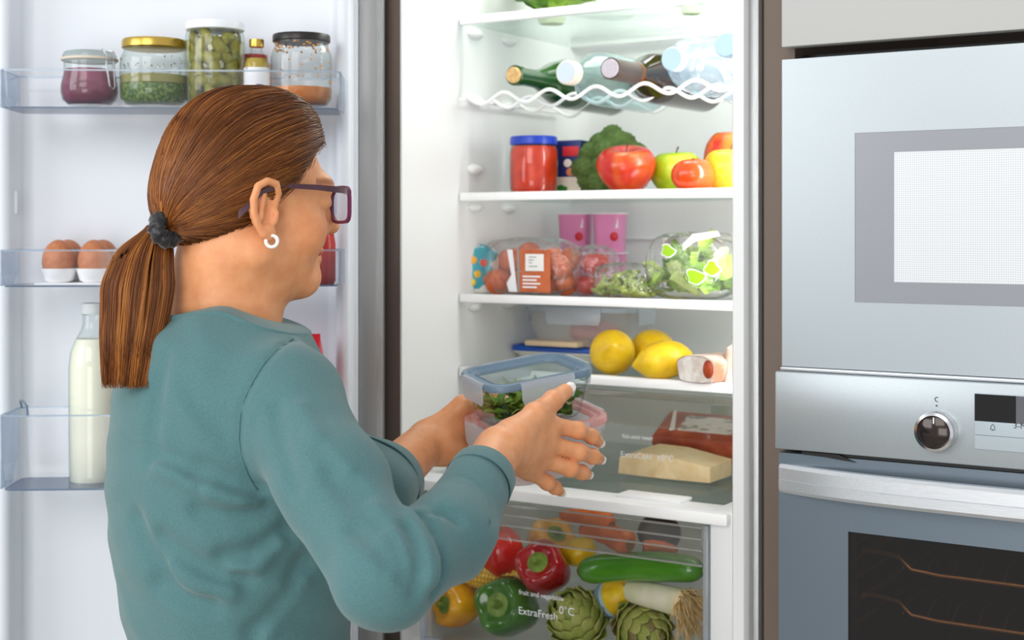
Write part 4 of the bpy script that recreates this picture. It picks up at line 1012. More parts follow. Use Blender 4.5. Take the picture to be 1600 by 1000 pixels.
# ---- crisper: a heap of vegetables, the lower ones carry the upper ones
CZ = 0.9012
def pepper_fn(R, H, lobes=4, ph=0.0):
    def f(t_, p):
        lob = 1 + .058 * np.cos(lobes * p + ph) * np.sin(t_) ** .5 + .02 * np.cos(2 * p)
        r_ = R * np.sin(t_) ** .62 * lob * (1 + .06 * np.cos(t_))
        z_ = H * np.sign(np.cos(t_)) * np.abs(np.cos(t_)) ** .8 - H * .42 * np.exp(-(t_ / .42) ** 2) + H * .20 * np.exp(-((PI - t_) / .4) ** 2) + H * .07 * np.cos(lobes * p + ph) * np.exp(-((t_ - .7) / .35) ** 2)
        return (r_ * np.cos(p), r_ * np.sin(p), z_)
    return f
def pepper(label, c, R, H, mat, rot, ph=0.3):
    t = thing('bell_pepper', label, 'pepper', c, rot)
    MB().surf(pepper_fn(R, H, 4, ph), 36, 48).build('flesh', mat, t, sharp=0)
    MB().lathe([(0, H * .40), (R * .20, H * .42), (R * .42, H * .52), (R * .50, H * .64), (R * .40, H * .665), (R * .17, H * .68), (R * .13, H * .80), (R * .12, H * 1.0), (R * .09, H * 1.02), (0, H * 1.0)], 18).build('stem', pm('pepper_stem', (122, 150, 56), .5, rgb2=(96, 126, 40), nscale=80), t)
    return t
def C(px, py, y):
    x, k_ = F(px, y); return Vector((x, y, CAM.z + (HORIZON - py) * k_))
def rest(c, R): return Vector((c.x, c.y, max(c.z, CZ + R)))
RPEP = pm('red_pepper_skin', (168, 14, 26), .16, rgb2=(140, 8, 20), nscale=14, coat=.5)
YPEP = pm('yellow_pepper_skin', (238, 172, 12), .16, rgb2=(226, 150, 8), nscale=14, coat=.5)
GPEP = pm('green_pepper_skin', (66, 118, 34), .16, rgb2=(44, 92, 24), nscale=16, coat=.5)
FACE = (math.radians(78), 0, 0)
c = C(713, 955, .085); pepper('yellow bell pepper at the lower left of the crisper, stem to the front', (c.x, c.y, CZ + .0315), .0300, .032, YPEP, (math.radians(80), 0, -.35), .2)
c = C(794, 955, .085); pepper('green bell pepper at the bottom of the crisper, stem to the front', (c.x, c.y, CZ + .0415), .0400, .040, GPEP, (math.radians(72), 0, -.05), .9)
c = C(849, 888, .090); pepper('dark red bell pepper resting above the green pepper', c, .0345, .036, RPEP, (math.radians(58), 0, .15), .5)
c = C(784, 862, .115); tpos = c
t = thing('tomato', 'large red tomato at the upper left of the crisper', 'tomato', c, (.3, 0, 0))
MB().surf(lambda t_, p: (.0315 * np.sin(t_) ** .75 * (1 + .03 * np.cos(5 * p)) * np.cos(p), .0315 * np.sin(t_) ** .75 * (1 + .03 * np.cos(5 * p)) * np.sin(p), .034 * np.cos(t_) + 0 * p), 26, 36).build('flesh', pm('bright_red_tomato_skin', (214, 40, 28), .18, rgb2=(196, 26, 20), nscale=14, coat=.4), t, sharp=0)
MB().ball((0, 0, .034), (.005, .005, .003), 8, 10).build('calyx', STEM, t)
c = C(722, 912, .13); t = thing('tomato', 'small red tomato peeping out behind the yellow pepper', 'tomato', c)
MB().surf(apple_fn(.024, .9, .02), 20, 26).build('flesh', pm('bright_red_tomato_skin', (214, 40, 28), .18), t, sharp=0)
MB().ball((0, 0, .018), (.004, .004, .003), 6, 8).build('calyx', STEM, t)
# corn cob
c = C(764, 899, .112)
t = thing('corn_cob', 'yellow corn cob lying between the red tomato and yellow pepper', 'corn', c, (0, 0, 0))
m = MB(); Rc = rotm(0, math.radians(97), .12)
for i in range(20):
    z_ = -.05 + i * .0056; r_ = .0175 * (1 - .5 * max(0, (abs(z_ + .0) - .03) / .03) ** 2)
    for j in range(14):
        a_ = (j + .5 * (i % 2) * 0) * 2 * PI / 14; m.ball((r_ * math.cos(a_), r_ * math.sin(a_), z_), (.0042, .0042, .0031), 6, 7)
m2 = MB(); m2.n = 0
for V_ in m.v: pass
V_ = np.concatenate(m.v) @ Rc.T; mm = MB().add(V_, m.f)
tag(mm.build('kernels', pm('corn_kernel', (240, 196, 62), .3, rgb2=(246, 214, 110), nscale=90), t, sharp=0), kind='stuff')
MB().lathe([(0, -.056), (.008, -.056), (.0165, -.045), (.017, .05), (.006, .066), (0, .067)], 18, R=Rc).build('cob', pm('corn_core', (232, 206, 130), .5), t)
# long green pepper / cucumber
p0, p1 = C(905, 893, .075), C(1082, 889, .075)
mid = (p0 + p1) / 2
t = thing('cucumber', 'long glossy green cucumber lying across the top of the crisper', 'cucumber', mid)
s = np.linspace(0, 1, 26); P_ = np.stack([(p0.x - mid.x) * (1 - s) + (p1.x - mid.x) * s * 1.18, np.zeros(26), (p0.z - mid.z) * (1 - s) + (p1.z - mid.z) * s + .006 * np.sin(s * PI)], 1)
rad = .0185 * np.minimum(1, np.sqrt(np.maximum(0, 1 - ((.5 - s) / .502) ** 8)) ** .9) * (1 + .03 * np.sin(13 * s)); rad = np.maximum(rad, .003)
rad[0] = .006; rad[1] = .0135; rad[-1] = .006; rad[-2] = .013
MB().tube(P_, rad, 22).build('rind', pm('cucumber_skin', (42, 108, 22), .14, rgb2=(86, 148, 40), nscale=22, nstretch=(.3, 1, 1), namt=(.4, .68), coat=.5), t, sharp=0)
MB().ball(P_[-1], (.004, .004, .004), 6, 8).build('stem_end', STEM, t)
# carrots
CAR = pm('carrot_skin', (222, 112, 36), .4, rgb2=(204, 88, 22), nscale=60, nstretch=(4, .5, .5))
def carrot(label, px, py, y, rz, rx, L, R):
    c = C(px, py, y); t = thing('carrot', label, 'carrot', c, (rx, 0, rz))
    s = np.linspace(0, 1, 18); rad = R * (1 - .62 * s) * (1 + .04 * np.sin(26 * s)); rad[0] = R * .55; rad[1] = R * .92; rad[-1] = R * .08
    MB().tube(np.stack([0 * s, L * s, .004 * np.sin(3 * s)], 1), rad, 16).build('root', CAR, t, sharp=0)
    MB().lathe([(R * .42, 0), (R * .36, .0012), (R * .3, .0014), (R * .24, .0004), (0, .0002)], 14, R=np.array([[1, 0, 0], [0, 0, -1], [0, 1, 0]], float)).build('crown', pm('carrot_crown', (120, 84, 40), .7), t)
carrot('orange carrot topmost at the back of the crisper, crown to the front', 955, 822, .10, 1.32, 0, .095, .0165)
carrot('orange carrot under the topmost carrot, crown to the front', 984, 850, .080, 1.22, 0, .10, .0180)
carrot('orange carrot tip showing right of the two carrot crowns', 1006, 858, .115, -1.3, 0, .045, .012)
# yellow peppers at the back
c = C(862, 848, .165); pepper('yellow bell pepper at the back of the crisper behind the red pepper', c, .033, .030, YPEP, (math.radians(30), .5, .4), .1)
c = C(905, 862, .14); t = thing('lemon', 'small yellow lemon half hidden behind the cucumber', 'lemon', c, (0, 1.2, .4))
MB().surf(lambda t_, p: (.019 * np.sin(t_) * np.cos(p), .019 * np.sin(t_) * np.sin(p), .025 * np.cos(t_) + 0 * p), 14, 18).build('peel', pm('lemon_peel', (236, 196, 22), .35), t, sharp=0)
c = C(1030, 833, .21); t = thing('beetroot', 'dark purple beetroot at the back right of the crisper', 'beetroot', c)
MB().surf(lambda t_, p: (.03 * np.sin(t_) ** .8 * np.cos(p), .03 * np.sin(t_) ** .8 * np.sin(p), .025 * np.cos(t_) - .012 * np.exp(-((PI - t_) / .2) ** 2) + 0 * p), 18, 24).build('root', pm('beet_skin', (74, 52, 50), .6, rgb2=(58, 36, 40), nscale=40, bump=.5, bscale=80), t, sharp=0)
m = MB(); r_ = random.Random(2)
for i in range(7):
    a_ = i * .9; m.tube([(0, 0, .022), (.012 * math.cos(a_), .012 * math.sin(a_), .036), (.03 * math.cos(a_), .03 * math.sin(a_), .044)], [.003, .0022, .0015], 6)
tag(m.build('leaf_stalks', pm('beet_stalk', (84, 110, 50), .5, rgb2=(110, 50, 60), nscale=40), t), kind='stuff')
# artichokes
def artichoke(label, c, R, H, rot, cols, seed):
    t = thing('artichoke', label, 'artichoke', c, rot)
    MB().surf(lambda t_, p: (R * .8 * np.sin(t_) * np.cos(p), R * .8 * np.sin(t_) * np.sin(p), H * .86 * np.cos(t_) + 0 * p), 14, 18).build('heart', cols[0], t)
    def bract(seed_):
        V = []; nu, nv = 7, 5
        for i in range(nu):
            u = i / (nu - 1); w = math.sin(PI * (.16 + .80 * u)) ** .8
            if i == nu - 1: w = .10
            for j in range(nv):
                v = j / (nv - 1) * 2 - 1
                V.append((v * w * .46, u, -.18 * v * v * w - .20 * (u - .5) ** 2 * 2 + (.06 if u > .9 else 0)))
        Fc = [(i * nv + j, i * nv + j + 1, (i + 1) * nv + j + 1, (i + 1) * nv + j) for i in range(nu - 1) for j in range(nv - 1)]
        n = len(V); V2 = V + [(x_ * .95, y_, z_ - .07) for x_, y_, z_ in V]
        F2 = Fc + [tuple(q + n for q in f[::-1]) for f in Fc]
        ring_ = [i * nv for i in range(nu)] + [(nu - 1) * nv + j for j in range(1, nv)] + [i * nv + nv - 1 for i in range(nu - 2, -1, -1)] + [j for j in range(nv - 2, 0, -1)]
        for q in range(len(ring_)): a_, b_ = ring_[q], ring_[(q + 1) % len(ring_)]; F2.append((a_, b_, b_ + n, a_ + n))
        return V2, F2
    protos = [MB().add(*bract(q)).build('bract', cols[q % len(cols)], t, sharp=0) for q in range(len(cols))]
    r_ = random.Random(seed); i = 0
    for row, (lat, n) in enumerate(((-58, 8), (-38, 11), (-18, 13), (2, 13), (20, 12), (37, 11), (52, 9), (66, 6), (80, 4))):
        la = math.radians(lat)
        for j in range(n):
            a_ = (j + .5 * (row % 2)) * 2 * PI / n + r_.uniform(-.06, .06)
            o = protos[i] if i < len(protos) else protos[r_.randrange(len(protos))].copy()
            if i >= len(protos): COL.objects.link(o); o.parent = t
            i += 1
            pos_ = np.array((R * .80 * math.cos(la) * math.cos(a_), R * .80 * math.cos(la) * math.sin(a_), H * .84 * math.sin(la)))
            nrm = np.array((math.cos(la) * math.cos(a_) / R, math.cos(la) * math.sin(a_) / R, math.sin(la) / H)); nrm /= np.linalg.norm(nrm)
            up = np.array((0, 0, 1.0)) - nrm * nrm[2]; up /= np.linalg.norm(up) + 1e-9
            open_ = .16 if lat < 40 else .02
            yv = up * math.cos(open_) + nrm * math.sin(open_); xv = np.cross(yv, nrm); xv /= np.linalg.norm(xv); zv = np.cross(xv, yv)
            o.rotation_euler = Matrix(np.stack([xv, yv, zv], 1).tolist()).to_euler()
            L_ = R * (.86 if lat < 40 else .72); o.scale = (R * .72, L_, R * .55)
            o.location = pos_ - up * L_ * .30 + nrm * R * .05
    MB().lathe([(0, -H * 1.25), (R * .26, -H * 1.25), (R * .26, -H * .8), (R * .5, -H * .7), (0, -H * .6)], 14).build('stalk', pm('artichoke_stalk', (140, 150, 80), .6), t)
    return t
AG = [pm('artichoke_green', (134, 146, 62), .5, rgb2=(166, 172, 92), nscale=40), pm('artichoke_light', (154, 162, 80), .5, rgb2=(180, 180, 106), nscale=50), pm('artichoke_olive', (118, 130, 54), .5, rgb2=(148, 156, 78), nscale=40)]
AP = AG[:2] + [pm('artichoke_purple', (120, 90, 80), .5, rgb2=(140, 140, 70), nscale=30)]
c = C(903, 968, .085); artichoke('large green artichoke lying at the bottom middle of the crisper', (c.x, c.y, CZ + .0395), .0390, .0405, Matrix(align((-.15, -.62, .70)).tolist()).to_euler(), AG, 3)
c = C(1004, 980, .100); artichoke('artichoke with purple-tinged tips at the bottom right of the crisper', (c.x, c.y, CZ + .0385), .0380, .039, Matrix(align((.80, -.55, -.12)).tolist()).to_euler(), AP, 4)
# wrapped lemon
c = C(958, 935, .115); t = thing('wrapped_lemon', 'yellow lemon in pale blue netted wrap above the artichokes', 'lemon', c, (0, 1.1, 0))
MB().surf(lambda t_, p: (.023 * np.sin(t_) * np.cos(p), .023 * np.sin(t_) * np.sin(p), .031 * np.cos(t_) + 0 * p), 18, 24).build('peel', pm('lemon_peel', (236, 196, 22), .35), t, sharp=0)
m = MB(); m.lathe([(.0236 * math.sin(q) + .0004, .0316 * math.cos(q)) for q in np.linspace(PI * .52, PI * .9, 10)], 24); m.build('paper_wrap', pm('pale_blue_paper', (176, 206, 216), .5), t)
for q in np.linspace(PI * .58, PI * .88, 4):
    MB().tube([(.0245 * math.sin(q) * math.cos(a_), .0245 * math.sin(q) * math.sin(a_), .032 * math.cos(q)) for a_ in np.linspace(0, 2 * PI, 24, endpoint=False)], .0005, 5, closed=True).build('printed_line', pm('printed_blue', (70, 90, 130), .5), t)
# leek
c = C(1066, 942, .062)
t = thing('leek', 'white leek with a shaggy root end at the right of the crisper', 'leek', c)
e0_ = C(1000, 925, .085) - c; e0_ = np.array(e0_); dirv = -e0_ / np.linalg.norm(e0_)
MB().tube([e0_ * 1.2, e0_ * 1.1, e0_ * .8, e0_ * .4, e0_ * 0], [.0150, .0162, .0168, .0172, .0178], 20).build('shaft', pm('leek_white', (234, 230, 206), .35, rgb2=(220, 218, 180), nscale=30), t)
MB().ball((0, 0, 0), (.0178, .0178, .010), 12, 20, R=align(dirv)).build('root_base', pm('leek_base', (226, 206, 160), .6), t)
m = MB(); r_ = random.Random(6); A_ = align(dirv)
for i in range(150):
    a_ = r_.uniform(0, 2 * PI); q = math.sqrt(r_.random()) * .016; st = np.array((q * math.cos(a_), q * math.sin(a_), .006))
    L_ = r_.uniform(.018, .045); p_ = [A_ @ st]; d_ = A_ @ np.array((math.cos(a_) * r_.uniform(.3, 1.1), math.sin(a_) * r_.uniform(.3, 1.1), r_.uniform(.2, .8)))
    for s_ in range(4):
        d_ = d_ + np.array((r_.uniform(-.35, .35), r_.uniform(-.1, .3), -.55)); d_ /= np.linalg.norm(d_); nx = p_[-1] + d_ * L_ / 4
        nx[1] = max(nx[1], .030 - c.y + .002); p_.append(nx)
    m.tube(p_, [.0010, .0009, .0008, .0006, .0003], 4)
tag(m.build('roots', pm('leek_root', (214, 184, 130), .6, rgb2=(190, 156, 100), nscale=80), t, sharp=0), kind='stuff')

# ------------------------------------------------------------------ the woman
# modelled as signed distance fields in the camera-levelled frame (right, away, up), polygonised by surface nets
f32 = np.float32
def smin(a, b, k):
    h = np.clip(0.5 + 0.5 * (b - a) / k, 0, 1)
    return b * (1 - h) + a * h - k * h * (1 - h)
def cone(P, a, b, ra, rb):
    a = np.asarray(a, f32); b = np.asarray(b, f32); ba = b - a; pa = P - a
    t = np.clip(pa @ ba / (ba @ ba), 0, 1)
    return np.linalg.norm(pa - t[:, None] * ba, axis=1) - (ra + t * (rb - ra))
def sph(P, c, r): return np.linalg.norm(P - np.asarray(c, f32), axis=1) - r
def ell(P, c, r, A=None):
    q = P - np.asarray(c, f32)
    if A is not None: q = q @ np.asarray(A, f32)          # columns of A are the axes
    r = np.asarray(r, f32); k0 = np.linalg.norm(q / r, axis=1); k1 = np.linalg.norm(q / (r * r), axis=1)
    return k0 * (k0 - 1) / (k1 + 1e-9)
def polyd(P, pts):
    d = None
    for a, b in zip(pts[:-1], pts[1:]):
        e = cone(P, a, b, 0, 0); d = e if d is None else np.minimum(d, e)
    return d

def surface_net(fn, lo, hi, h, B=8):
    lo = np.asarray(lo, float); hi = np.asarray(hi, float)
    nb = np.ceil((hi - lo) / (h * B)).astype(int); n = nb * B
    bc = np.stack(np.meshgrid(*[np.arange(q) for q in nb], indexing='ij'), -1).reshape(-1, 3)
    cen = (lo + (bc * B + (B - 1) / 2) * h).astype(f32)
    d = fn(cen); act = np.abs(d) < B * h * 1.25 + 0.006
    G = np.empty(tuple(nb), f32); G.ravel()[:] = np.where(d > 0, 1, -1)
    G = np.repeat(np.repeat(np.repeat(G, B, 0), B, 1), B, 2)
    off = np.stack(np.meshgrid(*[np.arange(B)] * 3, indexing='ij'), -1).reshape(-1, 3)
    ab = bc[act] * B
    for i in range(0, len(ab), 1500):
        I = (ab[i:i + 1500, None, :] + off[None]).reshape(-1, 3)
        v = fn((lo + I * h).astype(f32)); G[I[:, 0], I[:, 1], I[:, 2]] = v
    S = G < 0
    c = np.zeros(tuple(n - 1), np.uint8)
    for dx in (0, 1):
        for dy in (0, 1):
            for dz in (0, 1): c += S[dx:n[0] - 1 + dx, dy:n[1] - 1 + dy, dz:n[2] - 1 + dz]
    cells = np.argwhere((c > 0) & (c < 8))
    idx = np.full(tuple(n - 1), -1, np.int32); idx[cells[:, 0], cells[:, 1], cells[:, 2]] = np.arange(len(cells))
    acc = np.zeros((len(cells), 3)); cnt = np.zeros(len(cells))
    for ax in range(3):
        o1, o2 = [q for q in range(3) if q != ax]
        for e1 in (0, 1):
            for e2 in (0, 1):
                a = cells.copy(); a[:, o1] += e1; a[:, o2] += e2; b = a.copy(); b[:, ax] += 1
                va = G[a[:, 0], a[:, 1], a[:, 2]]; vb = G[b[:, 0], b[:, 1], b[:, 2]]
                m = (va < 0) != (vb < 0); t = np.where(m, va / (va - vb + 1e-12), 0)
                p = a.astype(float); p[:, ax] += t; acc[m] += p[m]; cnt[m] += 1
    V = lo + acc / cnt[:, None] * h
    Q = []
    for ax in range(3):
        o1, o2 = (ax + 1) % 3, (ax + 2) % 3
        sl = [slice(1, -1)] * 3; s0 = list(sl); s1 = list(sl); s0[ax] = slice(0, -1); s1[ax] = slice(1, None)
        for q in (o1, o2): s0[q] = slice(1, n[q] - 1); s1[q] = slice(1, n[q] - 1)
        A, Bb = S[tuple(s0)], S[tuple(s1)]
        e = np.argwhere(A != Bb); e[:, o1] += 1; e[:, o2] += 1
        ins = S[e[:, 0], e[:, 1], e[:, 2]]
        q = []
        for d1, d2 in ((-1, -1), (0, -1), (0, 0), (-1, 0)):
            k = e.copy(); k[:, o1] += d1; k[:, o2] += d2; q.append(idx[k[:, 0], k[:, 1], k[:, 2]])
        q = np.stack(q, 1); q[~ins] = q[~ins][:, ::-1]; Q.append(q)
    Q = np.concatenate(Q); Q = Q[(Q >= 0).all(1)]
    return V, Q

R0, D0 = (395 - 800) / FPX * 1.48, 1.48
pw = CAM + Vector((R0 * CS - D0 * SN, R0 * SN + D0 * CS, 0)); pw.z = 0
woman = thing('person', 'woman with a brown ponytail and teal long-sleeved top holding two food containers', 'person', pw, (0, 0, YAW))
OFF = np.array((-R0, -D0, CAM.z))
def mesh_obj(name, V, Q, mats, attr=None, smooth_it=0, parent=None):
    V = V + OFF
    me = bpy.data.meshes.new(name)
    me.vertices.add(len(V)); me.vertices.foreach_set('co', V.astype(f32).ravel())
    k = Q.shape[1]
    me.loops.add(Q.size); me.loops.foreach_set('vertex_index', Q.ravel().astype(np.int32))
    me.polygons.add(len(Q)); me.polygons.foreach_set('loop_start', np.arange(0, Q.size, k, dtype=np.int32))
    me.update(calc_edges=True); me.validate()
    me.shade_smooth()
    if attr is not None:
        ca = me.color_attributes.new('tint', 'FLOAT_COLOR', 'POINT'); ca.data.foreach_set('color', attr.astype(f32).ravel())
    me.materials.append(mats)
    o = bpy.data.objects.new(name, me); COL.objects.link(o); o.parent = parent or woman
    return o
def relax(V, Q, it=2, lam=.5):
    a = np.concatenate([Q[:, [0, 1]], Q[:, [1, 2]], Q[:, [2, 3]], Q[:, [3, 0]]]); i = np.concatenate([a[:, 0], a[:, 1]]); j = np.concatenate([a[:, 1], a[:, 0]])
    cnt = np.bincount(i, minlength=len(V))[:, None] + 1e-9
    for s in range(it * 2):
        m = np.stack([np.bincount(i, V[j, q], len(V)) for q in range(3)], 1) / cnt
        V = V + (lam if s % 2 == 0 else -lam * 1.03) * (m - V)
    return V

# --- head frame
ha = math.radians(37)
HF = np.array((math.cos(ha), math.sin(ha), 0)); HS = np.array((math.sin(ha), -math.cos(ha), 0)); HU = np.array((0, 0, 1.0))
ear = K(411, 330, 1.43); HO = ear + .0137 * HF - 0.072 * HS
HA = np.stack([HF, HS, HU], 1)
def hw(f, s, u): return HO + f * HF + s * HS + u * HU
def toh(P): return (P - HO.astype(f32)) @ HA.astype(f32)
NB0, NB1 = hw(-.018, 0, -.045), K(335, 520, 1.505)
def head(P):
    q = toh(P); qm = q.copy(); qm[:, 1] = np.abs(qm[:, 1])      # the face is symmetric
    d = ell(q, (.000, 0, .044), (.080, .069, .077))
    d = smin(d, ell(q, (.036, 0, -.008), (.050, .053, .070)), .03)
    d = smin(d, cone(qm, (-.004, .048, -.040), (.062, .016, -.074), .017, .015), .025)
    d = smin(d, sph(q, (.072, 0, -.070), .0155), .02)
    d = smin(d, cone(q, (.022, 0, -.058), (.058, 0, -.070), .028, .015), .025)
    d = smin(d, sph(qm, (.050, .036, -.022), .023), .025)
    d = smin(d, cone(qm, (.079, .036, .028), (.0860, .008, .026), .008, .008), .024)
    d = -smin(-d, sph(qm, (.099, .031, .010), .012), .014)
    d = smin(d, cone(q, (.086, 0, .020), (.1060, 0, -.014), .0075, .0095), .013)
    d = smin(d, sph(qm, (.090, .011, -.018), .0078), .010)
    d = smin(d, ell(q, (.081, 0, -.041), (.011, .021, .0062)), .006)
    d = smin(d, ell(q, (.079, 0, -.051), (.011, .019, .0068)), .006)
    d = -smin(-d, cone(qm, (.091, 0, -.0458), (.076, .024, -.044), .0012, .001), .003)
    d = smin(d, ell(qm, (.0745, .031, .010), (.012, .015, .0085)), .006)   # closed lid over the eye
    # neck
    n = cone(P, NB0, NB1, .053, .060)
    n = smin(n, cone(P, hw(.012, 0, -.060), K(380, 520, 1.485), .030, .036), .03)
    d = smin(d, n, .024)
    # ears
    e = qm - np.array((-.0137, .069, 0), f32); e = e / f32(.9)
    hel = [(.016, .000, .004), (.019, .004, .020), (.014, .008, .031), (.002, .010, .034), (-.010, .011, .028), (-.0155, .011, .013), (-.0145, .010, -.002), (-.009, .008, -.015), (-.001, .006, -.025)]
    r = [.0034, .0042, .0045, .0045, .0045, .0045, .0042, .004, .005]
    h = None
    for i in range(len(hel) - 1):
        c_ = cone(e, hel[i], hel[i + 1], r[i], r[i + 1]); h = c_ if h is None else np.minimum(h, c_)
    h = smin(h, ell(e, (.006, .006, -.024), (.0085, .0045, .0095)), .005)
    h = smin(h, cone(e, (.000, .005, .020), (-.005, .006, -.008), .0035, .004), .004)       # antihelix
    h = smin(h, ell(e, (.000, .001, .005), (.017, .0035, .028)), .004)
    h = smin(h, cone(e, (.015, .004, -.003), (.014, .004, -.012), .0045, .004), .004)       # tragus
    h = -smin(-h, ell(e, (.0065, .0075, -.001), (.0065, .006, .010)), .003)
    return smin(d, h * f32(.9), .006)

# --- trunk and arms
ta = math.radians(20)
TF = np.array((math.cos(ta), math.sin(ta), 0)); TS = np.array((math.sin(ta), -math.cos(ta), 0)); TA = np.stack([TF, TS, HU], 1)
SR = K(446, 630, 1.385); ER = K(602, 903, 1.215); WR = K(776, 706, 1.44)
SL = np.array((-.318, 1.69, -.178)); EL = K(566, 785, 1.46); WL = K(668, 690, 1.655)
CC = np.array((-.303, 1.49, -.250))
def trunk(P, g=0.0):
    d = ell(P, CC, (.116 + g, .160 + g, .175 + g), TA)
    d = smin(d, ell(P, K(350, 610, 1.50) + .0 * TF, (.088 + g, .135 + g, .09 + g), TA), .05)
    d = smin(d, ell(P, np.array((-.288, 1.49, -.41)), (.108 + g, .140 + g, .20 + g), TA), .06)
    d = smin(d, ell(P, np.array((-.272, 1.495, -.60)), (.122 + g, .170 + g, .15 + g), TA), .06)
    for s in (-1, 1): d = smin(d, sph(P, CC + .070 * TF + s * .070 * TS + np.array((0, 0, -.045)), .064 + g), .05)
    d = smin(d, cone(P, NB1 + np.array((0, 0, .0)), CC + np.array((0, 0, .04)), .056 + g, .062 + g), .03)
    d = smin(d, cone(P, NB1 + np.array((.005, 0, -.055)), SR, .036 + g, .042 + g), .035)
    d = smin(d, cone(P, NB1 + np.array((.005, 0, -.055)), SL, .036 + g, .040 + g), .035)
    return d
def lerp(a, b, t): return a + (b - a) * t
CR = K(762, 745, 1.402); CLf = lerp(EL, WL, .36)        # cuff ends on the forearms
FM = K(700, 838, 1.305)
def arm_r(P, g):
    d = cone(P, SR, lerp(SR, ER, .5), .048 + g, .0425 + g)
    d = smin(d, cone(P, lerp(SR, ER, .5), ER, .0425 + g, .037 + g), .02)
    return d
def fore_r(P, g, end=WR, re=.021):
    m = FM
    d = cone(P, ER, m, .0365 + g, .0305 + g); return smin(d, cone(P, m, end, .0305 + g, re + g), .02)
def arm_l(P, g):
    return smin(cone(P, SL, EL, .050 + g, .040 + g), cone(P, EL, lerp(EL, WL, .6), .040 + g, .031 + g), .03)
def pol3(pts): return [np.asarray(K(*p)) for p in pts]

# right hand: joints of every finger (px, py, distance)
HR = [[(858, 664, 1.522), (903, 672, 1.540), (924, 682, 1.560), (935, 690, 1.578)],
      [(852, 692, 1.515), (904, 706, 1.537), (926, 713, 1.559), (936, 717, 1.576)],
      [(842, 716, 1.513), (891, 732, 1.532), (909, 738, 1.552), (917, 741, 1.568)],
      [(826, 734, 1.515), (855, 754, 1.530), (867, 762, 1.545), (875, 768, 1.558)]]
RR = [(.0102, .0086, .0076, .0064), (.0102, .0088, .0077, .0066), (.0098, .0084, .0074, .0062), (.0092, .0075, .0065, .0055)]
TH = [(800, 682, 1.462), (836, 648, 1.498), (864, 626, 1.530), (884, 611, 1.552)]
TR = (.0160, .0125, .0105, .0085)
def chain(P, J, r, k=.006):
    d = None
    for i in range(len(J) - 1):
        c_ = cone(P, J[i], J[i + 1], r[i], r[i + 1]); d = c_ if d is None else smin(d, c_, k)
    return d
def hand(P, w, fore, fingers, rr, thumb, tr, wr=.024, palm_r=.012):
    J = [pol3(f) for f in fingers]; T = pol3(thumb)
    pw_ = [lerp(w, j[0], .12) for j in J]
    palm = cone(P, fore, w, wr + .006, wr)
    for i, j in enumerate(J): palm = smin(palm, cone(P, lerp(w, lerp(J[0][0], J[3][0], i / 3), .05), j[0], wr * .66, palm_r), .014)
    for i in range(3): palm = smin(palm, cone(P, lerp(w, lerp(J[i][0], J[i + 1][0], .5), .3), lerp(J[i][0], J[i + 1][0], .5), .014, palm_r * .86), .010)
    for j in J:                                             # knuckles and the tendons that run to them
        tw = -j[0] / np.linalg.norm(j[0]) * .0062
        palm = smin(palm, sph(P, j[0] + tw, .0085), .007); palm = smin(palm, cone(P, lerp(w, j[0], .25) + tw * .9, j[0] + tw * 1.25, .003, .0036), .008)
    palm = smin(palm, cone(P, lerp(w, T[0], .5), T[0], wr * .7, tr[0]), .014)
    web = smin(palm, cone(P, T[0], lerp(T[1], J[0][0], .45), .012, .007), .012)     # thenar web
    d = web
    for j, r in zip(J, rr):
        c_ = chain(P, j, r)
        for q in (1, 2): c_ = smin(c_, sph(P, j[q] , r[q] * 1.0), .003)           # knuckles
        d = np.minimum(d, smin(web, c_, .006))
    d = np.minimum(d, smin(web, chain(P, T, tr), .009))
    return d
def hand_r(P): return hand(P, np.asarray(WR), lerp(WR, FM, .6), HR, RR, TH, TR, .0235, .0115)
HL = [[(722, 634, 1.668), (752, 622, 1.700), (772, 622, 1.722), (786, 624, 1.735)],
      [(728, 648, 1.680), (760, 642, 1.712), (784, 644, 1.730), (800, 646, 1.742)],
      [(730, 664, 1.688), (764, 664, 1.716), (788, 668, 1.732), (802, 670, 1.742)],
      [(726, 680, 1.692), (756, 684, 1.715), (774, 688, 1.728), (786, 690, 1.736)]]
TL = [(692, 700, 1.648), (712, 709, 1.655), (730, 716, 1.664), (744, 722, 1.668)]
def hand_l(P): return hand(P, np.asarray(WL), lerp(WL, EL, .75), HL, RR, TL, (.0185, .0150, .0110, .0088), .0245, .0125)

def colr(V, base=(1, 1, 1)): return np.ones((len(V), 4), f32)
parts = []
HDlo, HDhi = (-.46, 1.33, -.20), (-.13, 1.66, .17)
def head_cut(P): return np.maximum(head(P), -(P[:, 2] + .185))
v, q = surface_net(head_cut, HDlo, HDhi, .0017); v = relax(v, q, 1); parts.append((v, q))
v, q = surface_net(lambda P: np.minimum(np.minimum(trunk(P, -.012), arm_r(P, -.008)), np.minimum(fore_r(P, -.006), arm_l(P, -.006))), (-.50, 1.10, -.66), (.06, 1.84, -.10), .008); parts.append((v, q))
v, q = surface_net(hand_r, (-.11, 1.34, -.33), (.12, 1.64, -.13), .0014); v = relax(v, q, 1); parts.append((v, q))
v, q = surface_net(hand_l, (-.17, 1.50, -.34), (.05, 1.80, -.16), .0017); v = relax(v, q, 1); parts.append((v, q))
Vb = np.concatenate([p[0] for p in parts]); o_ = np.cumsum([0] + [len(p[0]) for p in parts[:-1]]); Qb = np.concatenate([p[1] + o for p, o in zip(parts, o_)])
q = toh(Vb.astype(f32)); t_ = np.ones((len(Vb), 4), f32)
def blend(mask, c):
    for i in range(3): t_[:, i] = t_[:, i] * (1 - mask) + c[i] * mask
lips = np.exp(-(((q[:, 0] - .087) / .012) ** 2 + ((q[:, 2] + .046) / .0085) ** 2 + (q[:, 1] / .020) ** 2)); blend(np.clip(lips * 1.3, 0, 1), (.86, .52, .50))
